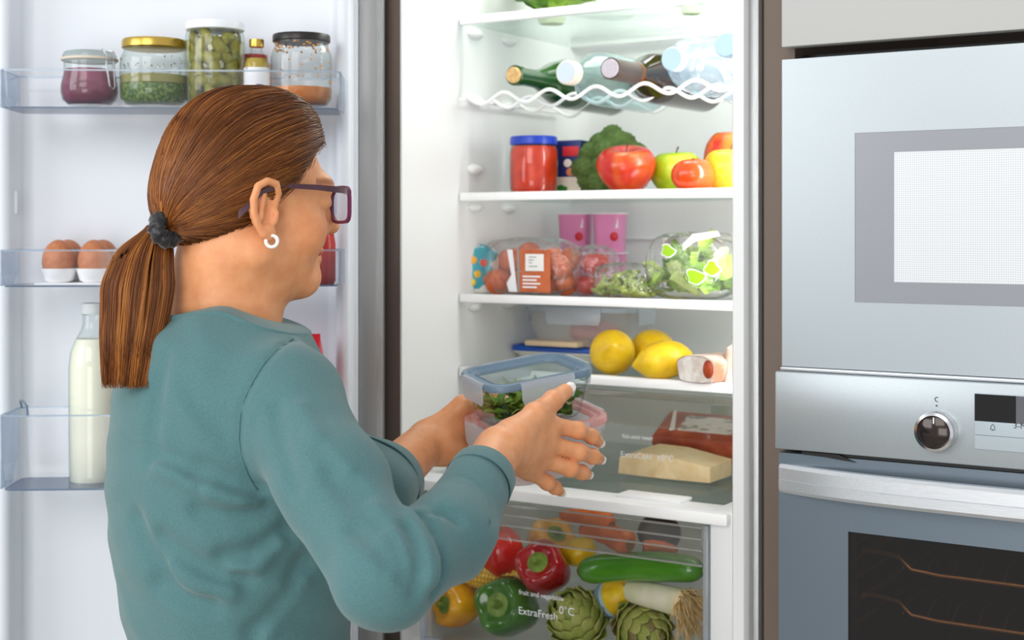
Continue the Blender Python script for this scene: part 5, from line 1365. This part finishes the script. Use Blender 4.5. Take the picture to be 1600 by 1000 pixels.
ck = np.exp(-(((np.abs(q[:, 1]) - .048) / .022) ** 2 + ((q[:, 2] + .025) / .022) ** 2 + ((q[:, 0] - .06) / .03) ** 2)); blend(.5 * ck, (1.0, .80, .72))
er = np.exp(-(((np.abs(q[:, 1]) - .076) / .012) ** 2 + (q[:, 2] / .03) ** 2 + ((q[:, 0] + .0137) / .018) ** 2)); blend(.35 * er, (1.0, .78, .68))
br = np.exp(-(((q[:, 2] - .034 + .10 * np.maximum(np.abs(q[:, 1]) - .035, 0)) / .0035) ** 4)) * (q[:, 0] > .055) * (np.abs(q[:, 1]) > .010) * (np.abs(q[:, 1]) < .052); blend(.75 * br, (.36, .24, .18))
for J in HR + HL:
    for p in (J[1], J[2]):
        blend(.30 * np.exp(-(np.linalg.norm(Vb - K(*p), axis=1) / .008) ** 2), (1.0, .74, .66))
    blend(.30 * np.exp(-(np.linalg.norm(Vb - K(*J[0]), axis=1) / .010) ** 2), (1.0, .80, .72))
SKIN = pm('skin', (236, 168, 120), .40, spec=.4, rgb2=(222, 148, 100), nscale=60, namt=(.3, .75), bump=.10, bscale=420, sss=.12, attr='tint')
mesh_obj('body', Vb, Qb, SKIN, t_)
# nails
NAIL = pm('white_nail_polish', (244, 240, 238), .2, coat=.4)
def nail(J, r):
    a, b = np.asarray(K(*J[2])), np.asarray(K(*J[3])); z = (b - a) / np.linalg.norm(b - a)
    toc = -b / np.linalg.norm(b); n = toc - z * (toc @ z); n /= np.linalg.norm(n); x = np.cross(n, z)
    c_ = b + n * r * .62 + z * r * .55
    MB().ball(c_ + OFF, (r * .74, r * .36, r * 1.0), 10, 14, R=np.stack([x, n, z], 1)).build('fingernail', NAIL, woman)
for J, r in zip(HR, RR): nail(J, r[3])
nail(TH, TR[3])
for J, r in zip(HL, RR): nail(J, r[3])
nail(TL, .0088)

# --- clothing
def neckcut(P): return P[:, 2] - (-.0865 + .012 * np.exp(-((P[:, 0] + .292) / .045) ** 2 - ((P[:, 1] - 1.44) / .05) ** 2) - .22 * np.maximum(P[:, 0] + .29, 0))
G = .006
def cuff(P, a, b, c_): 
    ax = (b - a) / np.linalg.norm(b - a); return (P - c_.astype(f32)) @ ax.astype(f32)
def shirt0(P):
    b = trunk(P, G)
    b = np.maximum(b, neckcut(P))
    r = smin(arm_r(P, G), fore_r(P, G + .0025, re=.0205), .010)
    r = np.maximum(r, cuff(P, FM, WR, CR))
    l = np.maximum(arm_l(P, G), cuff(P, EL, WL, CLf))
    d = smin(b, r, .022); d = smin(d, l, .020)
    hem = -.62; return np.maximum(d, hem - P[:, 2])
def march(px, py, d0=1.0, fn=shirt0):
    rd = K(px, py, 1.0); t = d0
    for _ in range(60):
        v_ = float(fn((rd * t)[None].astype(f32))[0]); t += v_ / np.linalg.norm(rd) * .8
        if v_ < .0004: break
    return rd * t
GRV = [  # grooves: width, depth, pixel path
 (.0045, .0022, [(458, 530), (432, 548), (412, 570), (396, 596), (383, 622), (376, 652), (374, 686), (378, 714), (388, 742), (402, 766)]),
 (.012, .0060, [(402, 768), (370, 758), (340, 745), (312, 732)]),
 (.011, .0055, [(300, 738), (276, 722), (248, 709)]),
 (.011, .0050, [(410, 795), (380, 806), (350, 808), (310, 800)]),
 (.012, .0055, [(446, 830), (418, 852), (388, 866), (350, 872)]),
 (.012, .0055, [(380, 905), (340, 896), (290, 872), (252, 842)]),
 (.012, .0060, [(474, 880), (455, 925), (425, 965), (396, 990)]),
 (.012, .0050, [(330, 945), (290, 935), (248, 912)]),
 (.014, .0050, [(260, 900), (232, 860), (212, 812)]),
 (.009, .0075, [(652, 800), (672, 815), (684, 842), (688, 880), (682, 925)]),
 (.008, .0060, [(636, 822), (652, 852), (658, 885), (650, 925)]),
 (.008, .0045, [(612, 838), (630, 870), (634, 905)]),
 (.010, .0045, [(556, 824), (590, 850), (610, 876)]),
 (.012, .0040, [(516, 742), (552, 782), (592, 820)]),
 (.012, .0035, [(500, 700), (530, 740), (570, 770)]),
 (.008, .0040, [(668, 800), (695, 800), (716, 812)]),
 (.0022, .0024, [(716, 742), (742, 750), (764, 778), (770, 806), (762, 828)]),
 (.010, .0040, [(430, 640), (440, 700), (462, 760)]),
 (.012, .0035, [(255, 560), (242, 640), (236, 720)]),
]
RDG = [
 (.010, .0050, [(404, 785), (372, 780), (330, 766)]),
 (.010, .0045, [(436, 846), (400, 885), (360, 890)]),
 (.010, .0055, [(664, 800), (682, 830), (684, 862), (676, 900)]),
 (.010, .0045, [(640, 800), (664, 852), (668, 905)]),
 (.012, .0045, [(470, 905), (440, 950), (415, 985)]),
 (.012, .0040, [(360, 925), (310, 915), (270, 890)]),
 (.010, .0040, [(300, 752), (270, 740), (240, 728)]),
 (.012, .0030, [(470, 640), (500, 690), (540, 735)]),
]
GR3 = [(w, a, [march(*p) for p in pts]) for w, a, pts in GRV]; RD3 = [(w, a, [march(*p) for p in pts]) for w, a, pts in RDG]
def shirt(P):
    d = shirt0(P)
    near = np.abs(d) < .03
    if near.any():
        p = P[near]; e = np.zeros(len(p), f32)
        for sgn, lst in ((1, GR3), (-1, RD3)):
            for w, a, pts in lst:
                c_ = np.mean(pts, 0); m = np.linalg.norm(p - c_.astype(f32), axis=1) < .14
                if m.any(): e[m] += sgn * 2.0 * a * np.exp(-(polyd(p[m], pts) / (.8 * w)) ** 2)
        x, y, z = p[:, 0], p[:, 1], p[:, 2]
        e += .0012 * np.sin(70 * z + 26 * x + 3 * np.sin(31 * x + 17 * z)) * np.sin(33 * x - 21 * y + 2)
        e += .0011 * np.sin(110 * (z + .5 * x) + 2.5 * np.sin(40 * x)) * np.sin(24 * z + 30 * y)
        d[near] += 1.0 * e
    return d
v, q = surface_net(shirt, (-.49, 1.10, -.64), (.07, 1.86, -.04), .0034); v = relax(v, q, 1, .4)
TEAL = pm('teal_jersey', (76, 114, 117), .85, spec=.2, rgb2=(85, 123, 126), nscale=700, nstretch=(1, 1, 1), namt=(.35, .65), bump=.25, bscale=900, sheen=.25)
top = mesh_obj('long_sleeved_top', v, q, TEAL)
# raised shoulder seam
sp = np.array(GRV[0][2], float); tq = np.linspace(0, len(sp) - 1, 34); sp = np.stack([np.interp(tq, range(len(sp)), sp[:, i]) for i in (0, 1)], 1)
MB().tube(np.array([march(a_, b_, fn=shirt) for a_, b_ in sp]) + OFF, .0007, 6).build('shoulder_seam', pm('teal_seam', (60, 92, 96), .85), top)
# collar band, cuff hems
def ringpath(c_, ax, fn, n=44, r0=.004, rmax=.2):
    ax = ax / np.linalg.norm(ax); A_ = align(ax); P_ = []
    for a_ in np.linspace(0, 2 * PI, n, endpoint=False):
        d_ = A_ @ np.array((math.cos(a_), math.sin(a_), 0)); lo_, hi_ = r0, rmax
        for _ in range(22):
            m_ = (lo_ + hi_) / 2
            if fn((c_ + d_ * m_)[None].astype(f32))[0] < 0: lo_ = m_
            else: hi_ = m_
        P_.append(c_ + d_ * lo_)
    return np.array(P_)
nc = []
for a_ in np.linspace(0, 2 * PI, 60, endpoint=False):
    c0 = np.array((-.318, 1.500, 0)); d_ = np.array((math.cos(a_), math.sin(a_), 0)); lo_, hi_ = .02, .16
    for _ in range(22):
        m_ = (lo_ + hi_) / 2; p = (c0 + d_ * m_)[None].astype(f32); p[0, 2] = 0; p[0, 2] = -neckcut(p)[0] - .001
        if trunk(p, G)[0] < 0: lo_ = m_
        else: hi_ = m_
    p = (c0 + d_ * lo_)[None].astype(f32); p[0, 2] = 0; p[0, 2] = -neckcut(p)[0]; nc.append(p[0].astype(float))
nc = np.array(nc)
inn = np.array((-.318, 1.500, 0)); 
m = MB()
Lr = []
for i in range(60):
    p = nc[i]; o_ = p - inn; o_[2] = 0; o_ /= np.linalg.norm(o_)
    Lr.append([p + o_ * .0020 + np.array((0, 0, -.010)), p + o_ * .0018 + np.array((0, 0, -.001)), p - o_ * .001 + np.array((0, 0, .0012)), p - o_ * .006 + np.array((0, 0, .000)), p - o_ * .006 + np.array((0, 0, -.010))])
Lr.append(Lr[0]); m.loops([np.array(l) + OFF for l in Lr], False, False); m.build('collar_band', TEAL, top, sharp=60)
for c_, a_, b_, fn in ((CR, FM, WR, lambda P: fore_r(P, G + .0025, re=.0205)), (CLf, EL, WL, lambda P: arm_l(P, G))):
    ax = (b_ - a_) / np.linalg.norm(b_ - a_)
    R1 = [ringpath(c_ + ax * o_, b_ - a_, fn) for o_ in (-.020, -.001)]
    out = lambda Rr, cc, e: cc + (Rr - cc) * (1 + e)
    L_ = [out(R1[0], c_ - ax * .02, .0), out(R1[0], c_ - ax * .02, .045), out(R1[1], c_, .05), out(R1[1], c_ + ax * .0015, .02) + ax * .0015, out(R1[1], c_, -.08)]
    MB().loops([l + OFF for l in L_], False, False).build('cuff', TEAL, top, sharp=60)
# trousers and shoes below the frame
def legs(P):
    d = ell(P, np.array((-.272, 1.495, -.60)), (.118, .166, .13), TA)
    for s in (-1, 1):
        h_ = np.array((-.272, 1.495, -.66)) + s * .085 * TS; k_ = np.array((-.262, 1.50, -1.0)) + s * .09 * TS; a_ = np.array((-.285, 1.495, -1.36)) + s * .09 * TS
        d = smin(d, smin(cone(P, h_, k_, .085, .062), cone(P, k_, a_, .062, .046), .03), .04)
    return np.maximum(d, P[:, 2] + .545)
v, q = surface_net(legs, (-.50, 1.26, -1.42), (-.06, 1.74, -.52), .009)
mesh_obj('trousers', v, q, pm('dark_denim', (52, 58, 78), .8))
for s in (-1, 1):
    def shoe(P, s=s):
        a_ = np.array((-.300, 1.49, -1.415)) + s * .09 * TS
        d = smin(cone(P, a_, a_ + .15 * TF, .036, .030), cone(P, a_, a_ + np.array((0, 0, .05)), .036, .040), .02); return np.maximum(d, -(P[:, 2] + 1.4495))
    c_ = np.array((-.285, 1.495, -1.40)) + s * .09 * TS
    v, q = surface_net(shoe, c_ + np.array((-.12, -.12, -.06)), c_ + np.array((.24, .24, .12)), .006)
    mesh_obj('shoe', v, q, pm('white_shoe', (222, 220, 216), .6))

# --- hair: a cap plus combed strands, gathered into a tied ponytail
TIE = hw(-.086, .014, -.014)
def hairshape(q):
    d = ell(q, (-.001, 0, .047), (.0885, .0775, .086))
    d = smin(d, sph(q, (-.062, .006, .006), .034), .05)
    return smin(d, ell(q, (.040, 0, .086), (.040, .048, .040)), .03)
def hairmask(q):       # < 0 where hair grows
    s = np.abs(q[:, 1])
    a = 1.00 * q[:, 0] - q[:, 2] + .004 - .25 * np.maximum(.05 - s, 0)
    b = .48 * q[:, 0] - .004 - q[:, 2] + .55 * np.maximum(.0 - q[:, 0] - .0, 0) * 0
    return np.maximum(a, b)
def cap(P):
    q = toh(P); d = np.maximum(hairshape(q) + .0015, hairmask(q)); 
    return np.maximum(d, -(hairshape(q) + .022))
v, q = surface_net(cap, (-.46, 1.33, -.08), (-.15, 1.66, .17), .0024); v = relax(v, q, 2)
HAIRC = pm('hair', (255, 255, 255), .42, spec=.4, attr='tint')
def hairtint(n, lo=.75, hi=1.25):
    base = np.array(lin((126, 72, 30))); lightc = np.array(lin((188, 122, 56))); dark = np.array(lin((82, 44, 20)))
    return base, lightc, dark
hb, hl, hk = hairtint(1)
tc_ = np.ones((len(v), 4), f32); tc_[:, :3] = hb * .6
mesh_obj('hair_cap', v, q, HAIRC, tc_)
def radial(dirs, fn, r0=.0, r1=.2):
    lo_ = np.full(len(dirs), .02); hi_ = np.full(len(dirs), .2)
    for _ in range(20):
        m_ = (lo_ + hi_) / 2; ins = fn((dirs * m_[:, None] + CEN).astype(f32)) < 0
        lo_ = np.where(ins, m_, lo_); hi_ = np.where(ins, hi_, m_)
    return lo_
CEN = np.array((-.006, 0, .03))
def strands(P, rad, col, name, nside=3):
    """P: (n, m, 3) centre lines in the person frame -> one tube mesh"""
    n, mm, _ = P.shape
    T = np.gradient(P, axis=1); T /= np.linalg.norm(T, axis=2, keepdims=True) + 1e-9
    X = np.cross(T, np.array((.3, .5, .8))); X /= np.linalg.norm(X, axis=2, keepdims=True) + 1e-9; Y = np.cross(T, X)
    a = np.arange(nside) * 2 * PI / nside
    r = rad * (1 - .75 * np.linspace(0, 1, mm) ** 8)[None, :, None, None]
    V = P[:, :, None, :] + r * (np.cos(a)[:, None] * X[:, :, None, :] + np.sin(a)[:, None] * Y[:, :, None, :])
    V = V.reshape(-1, 3)
    s, j, k = np.meshgrid(np.arange(n), np.arange(mm - 1), np.arange(nside), indexing='ij'); k2 = (k + 1) % nside
    b0 = (s * mm + j) * nside; b1 = b0 + nside
    Q = np.stack([b0 + k, b0 + k2, b1 + k2, b1 + k], -1).reshape(-1, 4)
    C = np.ones((n, mm, nside, 4), f32); C[..., :3] = col[:, None, None, :] if col.ndim == 2 else col[:, :, None, :]
    o = mesh_obj(name, V, Q, HAIRC, C.reshape(-1, 4)); tag(o, kind='stuff'); return o
# root points over the whole hair region, denser at the hairline
nS = 10500
dirs = rng.normal(size=(nS * 6, 3)); dirs /= np.linalg.norm(dirs, axis=1)[:, None]
rd_ = radial(dirs, hairshape); pts = dirs * rd_[:, None] + CEN; hm = hairmask(pts.astype(f32))
ok = (hm < .001); w_ = np.where(hm > -.014, 3.0, .8) * ok; pick = rng.choice(len(dirs), nS, False, w_ / w_.sum())
d0 = dirs[pick]
tl = np.array((-.086, .014, -.014)) - CEN; tl /= np.linalg.norm(tl)
om = np.arccos(np.clip(d0 @ tl, -1, 1))[:, None]; tt = np.linspace(0, 1, 22)[None, :]
sl = (np.sin((1 - tt) * om)[..., None] * d0[:, None] + np.sin(tt * om)[..., None] * tl) / np.sin(om)[..., None]
# hair first lifts back and up from the brow before it turns down to the tie
lift = (np.sin(tt * PI) ** 1.2 * np.clip(om / 2.4, 0, 1) ** 2 * .16)[..., None] * np.array((0, 0, 1.0)); sl = sl + lift; sl /= np.linalg.norm(sl, axis=2, keepdims=True)
rr_ = radial(sl.reshape(-1, 3), hairshape).reshape(sl.shape[:2])
jit = rng.uniform(-.0022, .0014, nS)[:, None] * np.clip(np.sin(tt * PI) * 2, .25, 1) + .0006 * np.sin(rng.uniform(0, 6, nS)[:, None] + 7 * tt)
rr_ = rr_ + jit
emb = np.clip(1 - tt / .07, 0, 1) * .004; rr_ = rr_ - emb
Ph = sl * rr_[..., None] + CEN
# gather in a small bundle at the tie
gw = np.clip((tt - .78) / .22, 0, 1)[..., None] ** 1.6; th_ = rng.uniform(0, 2 * PI, nS)
bund = np.array((-.086, .014, -.014)) + .012 * np.sqrt(rng.random(nS))[:, None] * np.stack([.3 * np.cos(th_), np.cos(th_), np.sin(th_)], 1)
Ph = Ph * (1 - gw) + bund[:, None] * gw
Pw = HO + Ph @ HA.T
seed_ = d0 @ np.array((3.1, 5.3, 7.7)); bands = .5 + .5 * np.sin(9 * seed_ + 2 * np.sin(4.3 * seed_)); mixv = np.clip(.18 + .50 * bands + rng.normal(0, .13, nS), 0, 1)[:, None]
colS = np.where(mixv < .5, hk + (hb - hk) * mixv * 2, hb + (hl - hb) * (mixv - .5) * 2)
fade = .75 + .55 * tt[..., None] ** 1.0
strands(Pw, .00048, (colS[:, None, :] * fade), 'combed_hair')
# short baby hairs at the nape and brow
nB = 500
cand = np.where((np.abs(hm) < .006))[0]; pk = rng.choice(cand, nB); d1 = dirs[pk]
g_ = np.linspace(0, 1, 6)[None, :, None]; e_ = d1[:, None] * (1 - .22 * g_) + tl * .22 * g_ + rng.normal(0, .03, (nB, 1, 3)) * g_; e_ /= np.linalg.norm(e_, axis=2, keepdims=True)
r1_ = radial(e_.reshape(-1, 3), hairshape).reshape(nB, 6) - .004 + .006 * g_[..., 0]
strands(HO + (e_ * r1_[..., None] + CEN) @ HA.T, .0003, np.tile(hb, (nB, 1)) * rng.uniform(.6, 1.3, (nB, 1)), 'baby_hair')
# tail
def tailc():
    px = [(246, 352), (226, 385), (214, 430), (210, 490), (204, 545), (200, 606)]
    out = []
    for i, (x_, y_) in enumerate(px):
        if y_ < 470: D_ = 1.455 - .0004 * (y_ - 350)
        else: D_ = float(march(max(x_, 192), y_)[1]) - .026
        out.append((x_, y_, D_))
    return out
tcn = tailc(); 
ds = [p[2] for p in tcn]; 
for i in range(3, 6): ds[i] = min(ds[i], 1.42)
cP = np.array([K(p[0], p[1], d_) for p, d_ in zip(tcn, ds)])
def interp(A_, t):
    x = np.linspace(0, 1, len(A_)); out = np.stack([np.interp(t, x, A_[:, i]) for i in range(A_.shape[1])], -1); return out
tq = np.linspace(0, 1, 60); cS = interp(cP, tq)
for _ in range(60): cS[1:-1] = (cS[:-2] + cS[1:-1] * 2 + cS[2:]) / 4
nT = 4200; mT = 24; tt = np.linspace(0, 1, mT)
cen_ = interp(cS, tt)
wA = np.interp(tt, [0, .06, .2, .45, .75, 1], [.010, .012, .026, .035, .030, .024]); wB = np.interp(tt, [0, .06, .2, .5, 1], [.010, .011, .017, .019, .012])
ph_ = rng.uniform(0, 2 * PI, nT); ra_ = rng.random(nT) ** .42; a1, b1 = ra_ * np.cos(ph_), ra_ * np.sin(ph_)
wob = .0016 * np.sin(rng.uniform(0, 6, nT)[:, None] + rng.uniform(3, 8, nT)[:, None] * tt) * tt
ln = np.clip(rng.normal(.955, .028, nT), .8, 1.0)
tS = tt[None] * ln[:, None]
cen2 = interp(cS, tS.ravel()).reshape(nT, mT, 3); wA2 = np.interp(tS, tt, wA); wB2 = np.interp(tS, tt, wB)
PT = cen2 + ((a1[:, None] * wA2 + wob)[..., None] * np.array((1.0, .12, 0)) + (b1[:, None] * wB2 + .5 * wob)[..., None] * np.array((-.12, 1.0, .0)))
# a part of the hair swings away from the neck and leaves a gap beneath the tie
mk = (a1 > .35); PT[mk] += (np.sin(tt * PI)[None, :, None] * np.array((.003, .0, 0)))
bandT = .5 + .5 * np.sin(11 * a1 + 4 * b1 + 2); mv = np.clip(.25 + .45 * bandT + rng.normal(0, .13, nT), 0, 1)[:, None]
cT = np.where(mv < .5, hk + (hb - hk) * mv * 2, hb + (hl - hb) * (mv - .5) * 2)
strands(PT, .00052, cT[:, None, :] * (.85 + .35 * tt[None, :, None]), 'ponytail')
# scrunchie
m = MB(); nR, nr = 56, 14; tieP = (HO + HA @ np.array((-.092, .014, -.018)))
axd = cS[6] - tieP; axd /= np.linalg.norm(axd); A_ = align(axd); Lr = []
for i in range(nR):
    a_ = i * 2 * PI / nR; e = []
    for j in range(nr):
        b_ = j * 2 * PI / nr; r_ = .0078 * (1 + .13 * math.sin(9 * a_ + 1.5 * math.sin(b_ * 2)) + .10 * math.sin(17 * a_ + 3 * b_))
        e.append(tieP + A_ @ np.array(((.0122 + r_ * math.cos(b_)) * math.cos(a_), (.0122 + r_ * math.cos(b_)) * math.sin(a_), 1.25 * r_ * math.sin(b_))) + OFF)
    Lr.append(e)
Lr.append(Lr[0]); m.loops(Lr, False, False); m.build('hair_tie', pm('black_satin', (22, 21, 26), .38, sheen=.3), woman, sharp=0)
# glasses
def hl_(f, s, u): return hw(f, s, u) + OFF
GF = pm('dark_purple_frame', (74, 40, 54), .28, coat=.3); GP_ = pm('plum_frame', (112, 34, 84), .25, coat=.3)
gl = MB(); z0 = .014
def flat(mb, path, hh, tt_):
    P_ = np.array(path); L_ = []
    T_ = np.gradient(P_, axis=0); T_ /= np.linalg.norm(T_, axis=1)[:, None]
    for i in range(len(P_)):
        w_ = np.cross(HU, T_[i]); w_ /= np.linalg.norm(w_); hh_ = hh[i] if not np.isscalar(hh) else hh
        L_.append([P_[i] + w_ * tt_ + HU * hh_, P_[i] - w_ * tt_ + HU * hh_, P_[i] - w_ * tt_ - HU * hh_, P_[i] + w_ * tt_ - HU * hh_])
    mb.loops(L_)
tmpl = [(-.040, .070, -.004), (-.029, .0765, .008), (-.016, .0755, .020), (.006, .0745, .0265), (.05, .069, .0255), (.087, .060, .0235), (.094, .0555, .023)]
for sg in (1, -1):
    m = MB(); flat(m, [hl_(f, s * sg, u) for f, s, u in tmpl], [.0042, .0038, .0024, .0022, .0028, .0034, .0036], .0014); o = m.build('glasses_temple', GF, woman, sharp=40)
    Wc, n_ = .031, 36; Lr = []
    for i in range(n_):
        a_ = i * 2 * PI / n_; ca, sa = math.cos(a_), math.sin(a_)
        x_ = .0235 * np.sign(ca) * abs(ca) ** .5; y_ = .0185 * np.sign(sa) * abs(sa) ** .5
        fwd = .103 - .25 * max(0, abs(Wc + x_) - .02) ** 1.0 * .6
        c_ = np.array((fwd, (Wc + x_) * sg, .008 + y_)); rr3 = .0028 if y_ > .012 else .0017
        outd = np.array((0, ca * sg, sa)); 
        Lr.append([hl_(*(c_ + outd * rr3 + np.array((.0016, 0, 0)))), hl_(*(c_ + outd * rr3 - np.array((.0016, 0, 0)))), hl_(*(c_ - outd * rr3 - np.array((.0016, 0, 0)))), hl_(*(c_ - outd * rr3 + np.array((.0016, 0, 0))))])
    Lr.append(Lr[0]); MB().loops(Lr, False, False).build('glasses_rim', GP_, woman, sharp=40)
    V_ = [np.mean(l, 0) for l in Lr[:-1]]; MB().add(V_, [tuple(range(n_))]).add(np.array(V_) + HF * .0012, [tuple(range(n_))[::-1]]).build('glasses_lens', clear('lens', (248, 248, 250), .02), woman, sharp=0)
m = MB(); m.tube([hl_(.1035, -.009, .017), hl_(.106, 0, .019), hl_(.1035, .009, .017)], .002, 8); m.build('glasses_bridge', GF, woman)
# hoop earrings
for sg in (1, -1):
    c_ = hw(-.0065, .0770 * sg, -.0305)
    tilt = .5
    m = MB(); m.tube([c_ + OFF + .0058 * (math.cos(a_) * (HF * math.cos(tilt) + HS * sg * math.sin(tilt)) + math.sin(a_) * HU) for a_ in np.linspace(0, 2 * PI, 28, endpoint=False)], .0019, 8, closed=True)
    m.build('earring', pm('white_enamel', (246, 244, 238), .2, coat=.5), woman)

# ------------------------------------------------------------------ the two containers she holds
def held_axes(near, left, right):
    n, l, r = W(*near), W(*left), W(*right)
    x = np.array(r - n); y = np.array(l - n); w, d = np.linalg.norm(x), np.linalg.norm(y)
    x /= w; y = y - x * (x @ y); y /= np.linalg.norm(y); z = np.cross(x, y)
    return np.stack([x, y, z], 1), np.array(n), w, d
LID_BLUE = pm('slate_blue_lid', (110, 133, 152), .35)
PINK = clear('pink_lid', (250, 226, 224), .2, milky=.5, milk=(255, 206, 202))
FROST_PINK = clear('frosted_box', (252, 249, 249), .2, milky=.55, milk=(250, 246, 246))
BH, PH = .057, .064
Rb, nb_, wb, db = held_axes((771, 608, 1.552), (716, 577, 1.643), (936, 574, 1.612))
Rb2, np_, wp, dp = held_axes((792, 700, 1.545), (711, 668, 1.652), (963, 646, 1.622))
Rb2 = Rb
ctr = nb_ + Rb @ np.array((wb / 2, db / 2, -BH))
wp, dp = .146, .122
top = (np.array(W(711, 668, 1.652)) + np.array(W(963, 646, 1.625))) / 2
ctrp = top - Rb[:, 2] * PH
# the upper box stands on the lower one's lid
dz = (Rb.T @ (ctr - ctrp))[2] - (PH - .0005); ctrp = ctrp + Rb[:, 2] * dz
pk = food_box('food_container', 'frosted container with a pink-rimmed lid, lower of the two the woman holds', 'food container', ctrp, Rb2, wp, dp, PH, PINK, FROST_PINK, CLIP, lidwin=FROST, taper=.84, ridges=4)
gb = food_box('food_container', 'glass container of green salad with slate blue lid, upper of the two she holds', 'food container', ctr, Rb, wb, db, BH, LID_BLUE, clear('container_glass', (248, 252, 251), 0.03, edge=(150, 174, 174)), CLIP, lidwin=clear('lid_pane', (240, 247, 247), .06, milky=.15, milk=(226, 236, 236)), taper=.82, gasket=pm('navy_gasket', (30, 44, 70), .4))
E = Matrix(Rb.tolist()).to_euler()
t = thing('salad_greens', 'loose green salad leaves inside the blue-lidded glass container', 'salad', ctr + Rb[:, 2] * .003, E)
r_ = random.Random(14); protos = []
for i in range(64):
    if i < 4: o = MB().add(*leaf_mesh(.032, .009, .008, .003, 90 + i, 7, 6)).build('rocket_leaf', LEAF[i % 2], t, sharp=0); protos.append(o)
    else: o = protos[i % 4].copy(); COL.objects.link(o); o.parent = t
    o.location = (r_.uniform(-.46, .44) * wb * .66, r_.uniform(-.42, .25) * db * .62, r_.uniform(.001, BH * .36)); o.rotation_euler = (r_.uniform(-.35, .6), r_.uniform(-.5, .5), r_.uniform(0, 6.28))
m = MB()
for i in range(70):
    a_ = np.array((r_.uniform(-.38, .38) * wb * .85, r_.uniform(-.38, .38) * db * .85, r_.uniform(.001, BH * .45))); d_ = r_.uniform(0, 6.28); L_ = r_.uniform(.008, .016)
    b_ = np.clip(a_ + np.array((L_ * math.cos(d_), L_ * math.sin(d_), r_.uniform(-.004, .006))), (-wb * .36, -db * .36, .001), (wb * .36, db * .36, BH * .6))
    m.tube([a_, (a_ + b_) / 2 + np.array((0, 0, .002)), b_], .0007, 4)
tag(m.build('stems', pm('pale_stem', (158, 176, 84), .5), t, sharp=0), kind='stuff')
t = thing('ham_slices', 'pink ham slices inside the frosted pink-lidded container', 'ham', ctrp + Rb2[:, 2] * .002, E)
for i in range(3):
    MB().surf(lambda t_, p: (wp * (.30 - .02 * i) * np.sin(t_) * np.cos(p), dp * .32 * np.sin(t_) * np.sin(p) * (1 + .06 * np.sin(3 * p + i)), .005 * np.cos(t_) + .003 * np.cos(2 * p) * np.sin(t_)), 10, 24, t=(.004 * i - .012, -.004 * i, .008 + .0095 * i)).build('ham_slice', pm('ham_pink', (226, 108, 124), .4, rgb2=(240, 160, 164), nscale=40), t)
